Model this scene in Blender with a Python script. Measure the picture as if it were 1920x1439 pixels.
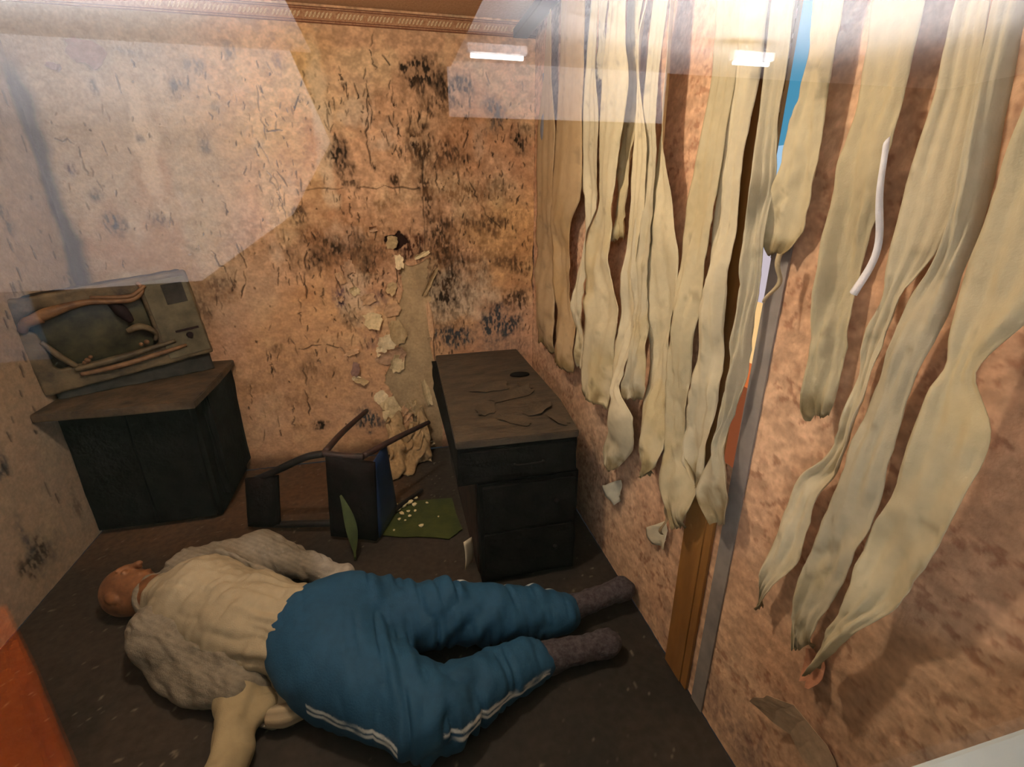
import bpy, bmesh, math, random
import numpy as np
from mathutils import Vector, Matrix

# ------------------------------------------------------------------ clean start
for o in list(bpy.data.objects):
    bpy.data.objects.remove(o, do_unlink=True)
scene = bpy.context.scene
COL = scene.collection

# ------------------------------------------------------------------ camera
cam_data = bpy.data.cameras.new('camera')
cam = bpy.data.objects.new('camera', cam_data)
COL.objects.link(cam)
cam_data.sensor_fit = 'HORIZONTAL'
cam_data.sensor_width = 36.0
cam_data.lens = 900.0 / 1920.0 * 36.0
cam_data.clip_start = 0.02
_r = Vector((0.9714, -0.2375, -0.0055)); _u = Vector((0.0898, 0.3455, 0.9341)); _f = Vector((0.2200, 0.9079, -0.3570))
_m = Matrix((( _r.x, _u.x, -_f.x), (_r.y, _u.y, -_f.y), (_r.z, _u.z, -_f.z))).to_4x4()
cam.matrix_world = Matrix.Translation((-0.8698, -2.9922, 1.6003)) @ _m
scene.camera = cam

# ------------------------------------------------------------------ world, exposure
world = bpy.data.worlds.new('world'); scene.world = world
world.use_nodes = True
world.node_tree.nodes['Background'].inputs[0].default_value = (0.30, 0.34, 0.40, 1)
world.node_tree.nodes['Background'].inputs[1].default_value = 0.05
vs = scene.view_settings
vs.view_transform = 'Standard'; vs.look = 'None'; vs.gamma = 1.0; vs.exposure = 0.0
vs.use_curve_mapping = False

ROOM_LAMP_POWER = 56.0
ROOM_LAMP_POS = (-1.15, -1.72, 2.22)
GALLERY_FILL_POWER = 90.0  # scales the added gallery fill lights, not the tubes

# main lamp of the display room (hangs under its ceiling, above the picture)
lamp_data = bpy.data.lights.new('room_lamp', 'POINT')
lamp_data.energy = ROOM_LAMP_POWER; lamp_data.color = (1.0, 0.85, 0.66); lamp_data.shadow_soft_size = 0.06
lamp_obj = bpy.data.objects.new('room_lamp_light', lamp_data)
lamp_obj.location = ROOM_LAMP_POS
COL.objects.link(lamp_obj)
# added fill light without a lamp body, under the ceiling by the viewing window
fill_data = bpy.data.lights.new('front_fill', 'AREA')
fill_data.shape = 'RECTANGLE'; fill_data.size = 1.2; fill_data.size_y = 0.12
fill_data.energy = 2.5; fill_data.color = (1.0, 0.93, 0.84)
fill_obj = bpy.data.objects.new('front_fill_light', fill_data)
fill_obj.location = (-1.35, -2.45, 2.44)
COL.objects.link(fill_obj)

# ------------------------------------------------------------------ helpers
def lin(r, g, b):
    f = lambda c: c / 12.92 if c <= 0.04045 else ((c + 0.055) / 1.055) ** 2.4
    return (f(r / 255.0), f(g / 255.0), f(b / 255.0))

def tag(o, label=None, cat=None, group=None, kind=None):
    if label: o['label'] = label
    if cat: o['category'] = cat
    if group: o['group'] = group
    if kind: o['kind'] = kind
    return o

def mesh_obj(name, verts, faces, mat=None, parent=None, smooth=False, col=None):
    me = bpy.data.meshes.new(name)
    verts = np.asarray(verts, dtype=np.float32)
    if isinstance(faces, np.ndarray):
        n, k = faces.shape
        me.vertices.add(len(verts)); me.vertices.foreach_set('co', verts.ravel())
        me.loops.add(n * k); me.loops.foreach_set('vertex_index', faces.astype(np.int32).ravel())
        me.polygons.add(n); me.polygons.foreach_set('loop_start', np.arange(0, n * k, k, dtype=np.int32))
        me.update(calc_edges=True); me.validate()
    else:
        me.from_pydata([tuple(map(float, v)) for v in verts], [], faces); me.update()
    if smooth:
        me.polygons.foreach_set('use_smooth', np.ones(len(me.polygons), dtype=bool))
    if col is not None:
        a = me.color_attributes.new('Col', 'FLOAT_COLOR', 'POINT')
        c = np.ones((len(verts), 4), dtype=np.float32); c[:, :3] = col
        a.data.foreach_set('color', c.ravel())
    if mat: me.materials.append(mat)
    o = bpy.data.objects.new(name, me); COL.objects.link(o)
    if parent: o.parent = parent
    return o

def empty(name, loc=(0, 0, 0), rz=0.0):
    o = bpy.data.objects.new(name, None); o.location = loc; o.rotation_euler = (0, 0, rz)
    o.empty_display_size = 0.1
    COL.objects.link(o); return o

def bm_obj(name, bm, mat=None, parent=None, smooth=False):
    me = bpy.data.meshes.new(name); bm.to_mesh(me); bm.free()
    if smooth:
        me.polygons.foreach_set('use_smooth', np.ones(len(me.polygons), dtype=bool))
    if mat: me.materials.append(mat)
    o = bpy.data.objects.new(name, me); COL.objects.link(o)
    if parent: o.parent = parent
    return o

def box(name, lo, hi, mat=None, parent=None, bevel=0.0, rough=0.0, seed=0):
    bm = bmesh.new()
    bmesh.ops.create_cube(bm, size=1.0)
    for v in bm.verts:
        v.co = Vector([lo[i] + (v.co[i] + 0.5) * (hi[i] - lo[i]) for i in range(3)])
    if rough > 0:
        bmesh.ops.subdivide_edges(bm, edges=bm.edges[:], cuts=5, use_grid_fill=True)
        rnd = random.Random(seed)
        for v in bm.verts:
            v.co += Vector((rnd.uniform(-1, 1), rnd.uniform(-1, 1), rnd.uniform(-1, 1))) * rough
    elif bevel > 0:
        bmesh.ops.bevel(bm, geom=bm.edges[:], offset=bevel, segments=2, affect='EDGES', profile=0.6)
    return bm_obj(name, bm, mat, parent)

def prism(name, poly, z0, z1, mat=None, parent=None, bevel=0.0):
    bm = bmesh.new()
    vs_ = [bm.verts.new((p[0], p[1], z0)) for p in poly]
    f = bm.faces.new(vs_)
    r = bmesh.ops.extrude_face_region(bm, geom=[f])
    for e in r['geom']:
        if isinstance(e, bmesh.types.BMVert): e.co.z = z1
    bmesh.ops.recalc_face_normals(bm, faces=bm.faces[:])
    if bevel: bmesh.ops.bevel(bm, geom=bm.edges[:], offset=bevel, segments=2, affect='EDGES')
    return bm_obj(name, bm, mat, parent)

def catmull(pts, n):
    P = np.asarray(pts, float)
    if len(P) < 3:
        t = np.linspace(0, 1, n)[:, None]; return P[0] * (1 - t) + P[-1] * t
    d = np.r_[0, np.cumsum(np.linalg.norm(np.diff(P, axis=0), axis=1))]
    s = np.linspace(0, d[-1], n)
    Q = np.vstack([2 * P[0] - P[1], P, 2 * P[-1] - P[-2]])
    idx = np.clip(np.searchsorted(d, s, side='right') - 1, 0, len(P) - 2)
    t = ((s - d[idx]) / np.maximum(d[idx + 1] - d[idx], 1e-9))[:, None]
    p0, p1, p2, p3 = Q[idx], Q[idx + 1], Q[idx + 2], Q[idx + 3]
    return 0.5 * ((2 * p1) + (-p0 + p2) * t + (2 * p0 - 5 * p1 + 4 * p2 - p3) * t ** 2 + (-p0 + 3 * p1 - 3 * p2 + p3) * t ** 3)

def tube(name, pts, rad, mat=None, parent=None, n=24, k=10, flat=1.0):
    P = catmull(pts, n)
    rad = np.interp(np.linspace(0, 1, n), np.linspace(0, 1, len(np.atleast_1d(rad))), np.atleast_1d(rad))
    T = np.gradient(P, axis=0); T /= np.linalg.norm(T, axis=1)[:, None]
    up = np.array([0.13, 0.21, 0.97]); V = []; F = []
    for i in range(n):
        a = np.cross(T[i], up); a /= np.linalg.norm(a); b = np.cross(a, T[i])
        for j in range(k):
            th = 2 * math.pi * j / k
            V.append(P[i] + rad[i] * (math.cos(th) * a + flat * math.sin(th) * b))
    for i in range(n - 1):
        for j in range(k):
            F.append((i * k + j, i * k + (j + 1) % k, (i + 1) * k + (j + 1) % k, (i + 1) * k + j))
    F.append(tuple(range(k))[::-1]); F.append(tuple((n - 1) * k + j for j in range(k)))
    return mesh_obj(name, V, F, mat, parent, smooth=True)

# ---- lattice noise
_rng = np.random.default_rng(11)
_T2 = _rng.random((256, 256)).astype(np.float32)
_T3 = _rng.random((64, 64, 64)).astype(np.float32)
def vn2(x, y):
    xi = np.floor(x).astype(int); yi = np.floor(y).astype(int)
    fx = x - xi; fy = y - yi
    fx = fx * fx * (3 - 2 * fx); fy = fy * fy * (3 - 2 * fy)
    g = lambda a, b: _T2[(xi + a) & 255, (yi + b) & 255]
    return (g(0, 0) * (1 - fx) + g(1, 0) * fx) * (1 - fy) + (g(0, 1) * (1 - fx) + g(1, 1) * fx) * fy
def fbm2(x, y, o=4, seed=0.0):
    s = 0; a = 0.5; t = 0
    for i in range(o):
        s = s + a * vn2(x * 2 ** i + seed * 17.3 + i * 7.1, y * 2 ** i + seed * 9.7 + i * 3.3); t += a; a *= 0.5
    return s / t
def vn3(p):
    i = np.floor(p).astype(int); f = p - i; f = f * f * (3 - 2 * f)
    g = lambda a, b, c: _T3[(i[..., 0] + a) & 63, (i[..., 1] + b) & 63, (i[..., 2] + c) & 63]
    x, y, z = f[..., 0], f[..., 1], f[..., 2]
    c0 = (g(0,0,0) * (1 - x) + g(1,0,0) * x) * (1 - y) + (g(0,1,0) * (1 - x) + g(1,1,0) * x) * y
    c1 = (g(0,0,1) * (1 - x) + g(1,0,1) * x) * (1 - y) + (g(0,1,1) * (1 - x) + g(1,1,1) * x) * y
    return c0 * (1 - z) + c1 * z
def sstep(a, b, x):
    t = np.clip((x - a) / (b - a), 0, 1); return t * t * (3 - 2 * t)

# ---- signed distance shapes -> mesh (surface nets)
class Field:
    def __init__(self, lo, hi, h):
        self.lo = np.array(lo, float); self.h = h
        self.n = np.ceil((np.array(hi) - self.lo) / h).astype(int) + 1
        self.f = np.full(self.n, 9.0, dtype=np.float32)
    def _win(self, lo, hi):
        a = np.clip(np.floor((np.array(lo) - self.lo) / self.h).astype(int), 0, self.n)
        b = np.clip(np.ceil((np.array(hi) - self.lo) / self.h).astype(int) + 1, 0, self.n)
        g = np.meshgrid(*[self.lo[i] + self.h * np.arange(a[i], b[i]) for i in range(3)], indexing='ij')
        return tuple(slice(a[i], b[i]) for i in range(3)), np.stack(g, -1)
    def _mix(self, sl, d, k, sub):
        o = self.f[sl]
        if sub:
            hh = np.clip(0.5 - 0.5 * (o + d) / k, 0, 1); self.f[sl] = o * (1 - hh) - d * hh + k * hh * (1 - hh)
        else:
            hh = np.clip(0.5 + 0.5 * (o - d) / k, 0, 1); self.f[sl] = o * (1 - hh) + d * hh - k * hh * (1 - hh)
    def cone(self, a, b, ra, rb, k=0.02, sub=False, sz=1.0):
        a = np.array(a, float); b = np.array(b, float); m = max(ra, rb) + 3 * k + 0.03
        sl, p = self._win(np.minimum(a, b) - m, np.maximum(a, b) + m)
        pa = p - a; ba = b - a
        t = np.clip((pa @ ba) / max(ba @ ba, 1e-9), 0, 1)
        q = pa - t[..., None] * ba
        if sz != 1.0: q = q * np.array([1, 1, 1.0 / sz])
        self._mix(sl, np.sqrt((q * q).sum(-1)) - (ra + (rb - ra) * t), k, sub)
    def ell(self, c, r, k=0.02, sub=False, rot=None):
        c = np.array(c, float); r = np.array(r, float); m = r.max() + 3 * k + 0.03
        sl, p = self._win(c - m, c + m); q = p - c
        if rot is not None: q = q @ rot
        l = np.sqrt(((q / r) ** 2).sum(-1)); l2 = np.sqrt(((q / (r * r)) ** 2).sum(-1))
        self._mix(sl, l * (l - 1) / np.maximum(l2, 1e-6), k, sub)
    def box(self, c, hs, k=0.005, sub=False, rot=None, rnd=0.0):
        c = np.array(c, float); hs = np.array(hs, float); m = np.linalg.norm(hs) + 3 * k + 0.03
        sl, p = self._win(c - m, c + m); q = p - c
        if rot is not None: q = q @ rot
        q = np.abs(q) - hs + rnd
        d = np.sqrt((np.maximum(q, 0) ** 2).sum(-1)) + np.minimum(q.max(-1), 0) - rnd
        self._mix(sl, d, k, sub)
    def clamp_floor(self, z):
        zz = self.lo[2] + self.h * np.arange(self.n[2])
        self.f = np.maximum(self.f, (z - zz)[None, None, :].astype(np.float32))
    def mesh(self):
        f = self.f; ins = f < 0
        c = np.zeros(np.array(f.shape) - 1, dtype=np.int8)
        for a in (0, 1):
            for b in (0, 1):
                for d in (0, 1):
                    c += ins[a:f.shape[0] - 1 + a, b:f.shape[1] - 1 + b, d:f.shape[2] - 1 + d]
        act = (c > 0) & (c < 8)
        I = np.argwhere(act); idx = np.full(act.shape, -1, dtype=np.int64); idx[act] = np.arange(len(I))
        cor = [(a, b, d) for a in (0, 1) for b in (0, 1) for d in (0, 1)]
        vals = np.stack([f[I[:, 0] + a, I[:, 1] + b, I[:, 2] + d] for a, b, d in cor], 1)
        acc = np.zeros((len(I), 3)); cnt = np.zeros(len(I))
        for i, ci in enumerate(cor):
            for j in range(i + 1, 8):
                cj = cor[j]
                if sum(x != y for x, y in zip(ci, cj)) != 1: continue
                v0, v1 = vals[:, i], vals[:, j]; m = (v0 < 0) != (v1 < 0)
                t = np.where(m, v0 / np.where(m, v0 - v1, 1), 0)
                p = np.array(ci) + t[:, None] * (np.array(cj) - np.array(ci))
                acc[m] += p[m]; cnt[m] += 1
        V = self.lo + self.h * (I + acc / np.maximum(cnt, 1)[:, None])
        Q = []
        for ax in range(3):
            u, w = (ax + 1) % 3, (ax + 2) % 3
            s0 = [slice(None)] * 3; s1 = [slice(None)] * 3
            s0[ax] = slice(0, -1); s1[ax] = slice(1, None)
            a, b = ins[tuple(s0)], ins[tuple(s1)]
            E = np.argwhere(a != b)
            E = E[(E[:, u] > 0) & (E[:, w] > 0) & (E[:, u] < f.shape[u] - 1) & (E[:, w] < f.shape[w] - 1)]
            du = np.zeros(3, int); du[u] = 1; dw = np.zeros(3, int); dw[w] = 1
            g = lambda o: idx[tuple((E - o).T)]
            q = np.stack([g(du + dw), g(dw), g(np.zeros(3, int)), g(du)], 1)
            flip = ~a[tuple(E.T)]
            q[flip] = q[flip][:, ::-1]
            Q.append(q)
        return V, np.vstack(Q)

def vnormals(V, Q):
    n = np.cross(V[Q[:, 2]] - V[Q[:, 0]], V[Q[:, 3]] - V[Q[:, 1]])
    N = np.zeros_like(V)
    for i in range(4): np.add.at(N, Q[:, i], n)
    return N / np.maximum(np.linalg.norm(N, axis=1), 1e-9)[:, None]
def relax(V, Q, it=2):
    for _ in range(it):
        A = np.zeros_like(V); c = np.zeros(len(V))
        for i in range(4):
            j = (i + 1) % 4
            np.add.at(A, Q[:, i], V[Q[:, j]]); np.add.at(c, Q[:, i], 1)
            np.add.at(A, Q[:, j], V[Q[:, i]]); np.add.at(c, Q[:, j], 1)
        V = 0.5 * V + 0.5 * A / np.maximum(c, 1)[:, None]
    return V

# ------------------------------------------------------------------ materials
def mat_base(name):
    m = bpy.data.materials.new(name); m.use_nodes = True
    nt = m.node_tree; return m, nt, nt.nodes['Principled BSDF']
def N(nt, t, **kw):
    n = nt.nodes.new(t)
    for k, v in kw.items(): setattr(n, k, v)
    return n
def pmat(name, c1, c2=None, scale=8.0, rough=0.85, bump=0.0, bscale=60.0, detail=6.0, spec=0.3, stretch=(1, 1, 1), metallic=0.0, lo=0.35, hi=0.65, coat=0.0):
    m, nt, b = mat_base(name)
    tc = N(nt, 'ShaderNodeTexCoord'); mp = N(nt, 'ShaderNodeMapping'); mp.inputs['Scale'].default_value = stretch
    nt.links.new(tc.outputs['Object'], mp.inputs[0])
    b.inputs['Roughness'].default_value = rough
    b.inputs['Specular IOR Level'].default_value = spec
    b.inputs['Metallic'].default_value = metallic
    b.inputs['Coat Weight'].default_value = coat
    if c2 is None:
        b.inputs['Base Color'].default_value = (*c1, 1)
    else:
        no = N(nt, 'ShaderNodeTexNoise'); no.inputs['Scale'].default_value = scale; no.inputs['Detail'].default_value = detail
        no.inputs['Roughness'].default_value = 0.65
        cr = N(nt, 'ShaderNodeValToRGB')
        cr.color_ramp.elements[0].position = lo; cr.color_ramp.elements[0].color = (*c1, 1)
        cr.color_ramp.elements[1].position = hi; cr.color_ramp.elements[1].color = (*c2, 1)
        nt.links.new(mp.outputs[0], no.inputs['Vector']); nt.links.new(no.outputs[0], cr.inputs[0])
        nt.links.new(cr.outputs[0], b.inputs['Base Color'])
    if bump > 0:
        n2 = N(nt, 'ShaderNodeTexNoise'); n2.inputs['Scale'].default_value = bscale; n2.inputs['Detail'].default_value = 5
        bp = N(nt, 'ShaderNodeBump'); bp.inputs['Strength'].default_value = bump; bp.inputs['Distance'].default_value = 0.01
        nt.links.new(mp.outputs[0], n2.inputs['Vector']); nt.links.new(n2.outputs[0], bp.inputs['Height']); nt.links.new(bp.outputs[0], b.inputs['Normal'])
    return m
def amat(name, rough=0.9, vary=0.25, vscale=90.0, bump=0.3, bscale=120.0, spec=0.2, stretch=(1, 1, 1), transl=0.0):
    """surface whose colour is the mesh's own colour attribute, with fine grain over it"""
    m, nt, b = mat_base(name)
    at = N(nt, 'ShaderNodeAttribute', attribute_name='Col')
    tc = N(nt, 'ShaderNodeTexCoord'); mp = N(nt, 'ShaderNodeMapping'); mp.inputs['Scale'].default_value = stretch
    nt.links.new(tc.outputs['Object'], mp.inputs[0])
    no = N(nt, 'ShaderNodeTexNoise'); no.inputs['Scale'].default_value = vscale; no.inputs['Detail'].default_value = 5
    mr = N(nt, 'ShaderNodeMapRange'); mr.inputs['From Min'].default_value = 0.3; mr.inputs['From Max'].default_value = 0.7
    mr.inputs['To Min'].default_value = 1 - vary; mr.inputs['To Max'].default_value = 1 + vary * 0.6
    mx = N(nt, 'ShaderNodeMix', data_type='RGBA', blend_type='MULTIPLY'); mx.inputs['Factor'].default_value = 1.0
    nt.links.new(mp.outputs[0], no.inputs['Vector']); nt.links.new(no.outputs[0], mr.inputs['Value'])
    nt.links.new(at.outputs['Color'], mx.inputs['A']); nt.links.new(mr.outputs[0], mx.inputs['B'])
    nt.links.new(mx.outputs['Result'], b.inputs['Base Color'])
    b.inputs['Roughness'].default_value = rough; b.inputs['Specular IOR Level'].default_value = spec
    n2 = N(nt, 'ShaderNodeTexNoise'); n2.inputs['Scale'].default_value = bscale; n2.inputs['Detail'].default_value = 4
    bp = N(nt, 'ShaderNodeBump'); bp.inputs['Strength'].default_value = bump; bp.inputs['Distance'].default_value = 0.006
    nt.links.new(mp.outputs[0], n2.inputs['Vector']); nt.links.new(n2.outputs[0], bp.inputs['Height']); nt.links.new(bp.outputs[0], b.inputs['Normal'])
    if transl > 0:
        tr = N(nt, 'ShaderNodeBsdfTranslucent'); ms = N(nt, 'ShaderNodeMixShader'); ms.inputs[0].default_value = transl
        nt.links.new(mx.outputs['Result'], tr.inputs['Color'])
        nt.links.new(b.outputs[0], ms.inputs[1]); nt.links.new(tr.outputs[0], ms.inputs[2])
        nt.links.new(ms.outputs[0], nt.nodes['Material Output'].inputs['Surface'])
    return m
def emat(name, c, s):
    m, nt, b = mat_base(name)
    b.inputs['Base Color'].default_value = (0, 0, 0, 1)
    b.inputs['Emission Color'].default_value = (*c, 1); b.inputs['Emission Strength'].default_value = s
    return m

M = {}
M['wall'] = amat('scorched_wallpaper', vary=0.16, vscale=70, bump=0.35, bscale=110)
M['flake'] = amat('peeling_paper', vary=0.2, vscale=60, bump=0.3, bscale=90)
M['floor'] = amat('sooty_floor', rough=0.75, vary=0.3, vscale=35, bump=0.3, bscale=60, spec=0.35)
M['slat'] = amat('blind_fabric', rough=0.8, vary=0.07, vscale=45, bump=0.22, bscale=260, transl=0.22, spec=0.25)
M['ceiling'] = pmat('papered_ceiling', lin(222, 186, 152), lin(206, 168, 134), scale=60, bump=0.4, bscale=90)
M['border'] = pmat('border_paper', lin(190, 148, 112), lin(158, 108, 78), scale=90, bump=0.2)
M['border_leaf'] = pmat('border_leaf', lin(222, 196, 160), lin(196, 160, 124), scale=80)
M['border_line'] = pmat('border_line', lin(128, 78, 58), lin(108, 66, 50), scale=40)
M['rail'] = pmat('black_rail', lin(30, 30, 34), lin(46, 46, 50), scale=20, rough=0.5, spec=0.4)
M['cornice'] = pmat('grey_cornice', lin(150, 132, 112), lin(128, 110, 92), scale=20)
M['char'] = pmat('charred_wood', lin(12, 11, 11), lin(26, 23, 22), scale=14, rough=0.9, bump=0.5, bscale=40, spec=0.06)
M['char_brown'] = pmat('charred_brown_wood', lin(62, 40, 30), lin(36, 26, 22), scale=9, rough=0.85, bump=0.4, bscale=35)
M['desk_top'] = pmat('burnt_veneer', lin(50, 43, 36), lin(80, 68, 54), scale=7, rough=0.62, bump=0.6, bscale=22, spec=0.35, stretch=(1, 2.2, 1))
M['stand_top'] = pmat('burnt_stand_top', lin(52, 42, 32), lin(92, 74, 54), scale=8, rough=0.75, bump=0.5, bscale=30)
M['brown_board'] = pmat('brown_varnished_board', lin(160, 112, 54), lin(122, 82, 40), scale=6, rough=0.6, bump=0.15, bscale=50, stretch=(1, 1, 0.25))
M['shadow_grey'] = pmat('slat_shadow_grey', lin(150, 142, 136), lin(122, 116, 114), scale=10, rough=0.55, spec=0.4)
M['white_paint'] = pmat('white_painted_sill', lin(214, 228, 232), lin(200, 216, 222), scale=12, rough=0.55)
M['paper'] = pmat('white_paper', lin(226, 212, 184), lin(206, 190, 160), scale=14)
M['tv_case'] = pmat('burnt_television_plastic', lin(34, 34, 34), lin(56, 54, 48), scale=9, rough=0.7, bump=0.4, bscale=30)
M['tv_front'] = pmat('melted_television_plastic', lin(58, 50, 38), lin(104, 90, 66), scale=11, rough=0.6, bump=0.35, bscale=40, spec=0.4)
M['tv_panel'] = pmat('greenish_control_panel', lin(72, 68, 54), lin(104, 98, 78), scale=9, rough=0.6, bump=0.2)
M['tv_screen'] = pmat('sooty_screen_glass', lin(30, 33, 26), lin(72, 70, 50), scale=9, rough=0.35, spec=0.5)
M['tv_melt'] = pmat('melted_plastic_drips', lin(128, 96, 66), lin(84, 62, 46), scale=14, rough=0.55, bump=0.3, bscale=50)
M['tv_dark'] = pmat('dark_purple_char', lin(42, 30, 34), lin(24, 18, 20), scale=16)
M['chair_metal'] = pmat('sooty_tube', lin(64, 40, 34), lin(36, 26, 26), scale=14, rough=0.55, spec=0.4)
M['chair_black'] = pmat('black_tube', lin(22, 20, 20), lin(38, 33, 32), scale=14, rough=0.6)
M['chair_pad'] = pmat('burnt_upholstery', lin(14, 12, 12), lin(30, 22, 21), spec=0.06, scale=10, bump=0.5, bscale=40)
M['blue_panel'] = pmat('dark_blue', lin(32, 54, 96), lin(26, 42, 74), scale=7, rough=0.5)
M['green_tint'] = pmat('green_tint_surface', lin(72, 80, 36), lin(50, 60, 28), scale=10, rough=0.6, bump=0.2)
M['crumb'] = pmat('plaster_crumb', lin(222, 204, 150), lin(200, 186, 150), scale=30)
M['skin'] = pmat('brown_mannequin_skin', lin(146, 98, 62), lin(100, 66, 44), scale=16, rough=0.55, bump=0.15, bscale=80, spec=0.35)
M['vest'] = amat('white_vest_fabric', vary=0.08, vscale=40, bump=0.3, bscale=240)
M['shirt'] = amat('grey_ribbed_shirt', vary=0.14, vscale=50, bump=0.5, bscale=200)
M['trousers'] = amat('blue_tracksuit', rough=0.75, vary=0.12, vscale=40, bump=0.25, bscale=160, spec=0.3)
M['sock'] = pmat('dark_wool_sock', lin(58, 52, 58), lin(88, 82, 88), scale=60, rough=0.95, bump=0.6, bscale=160)

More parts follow.
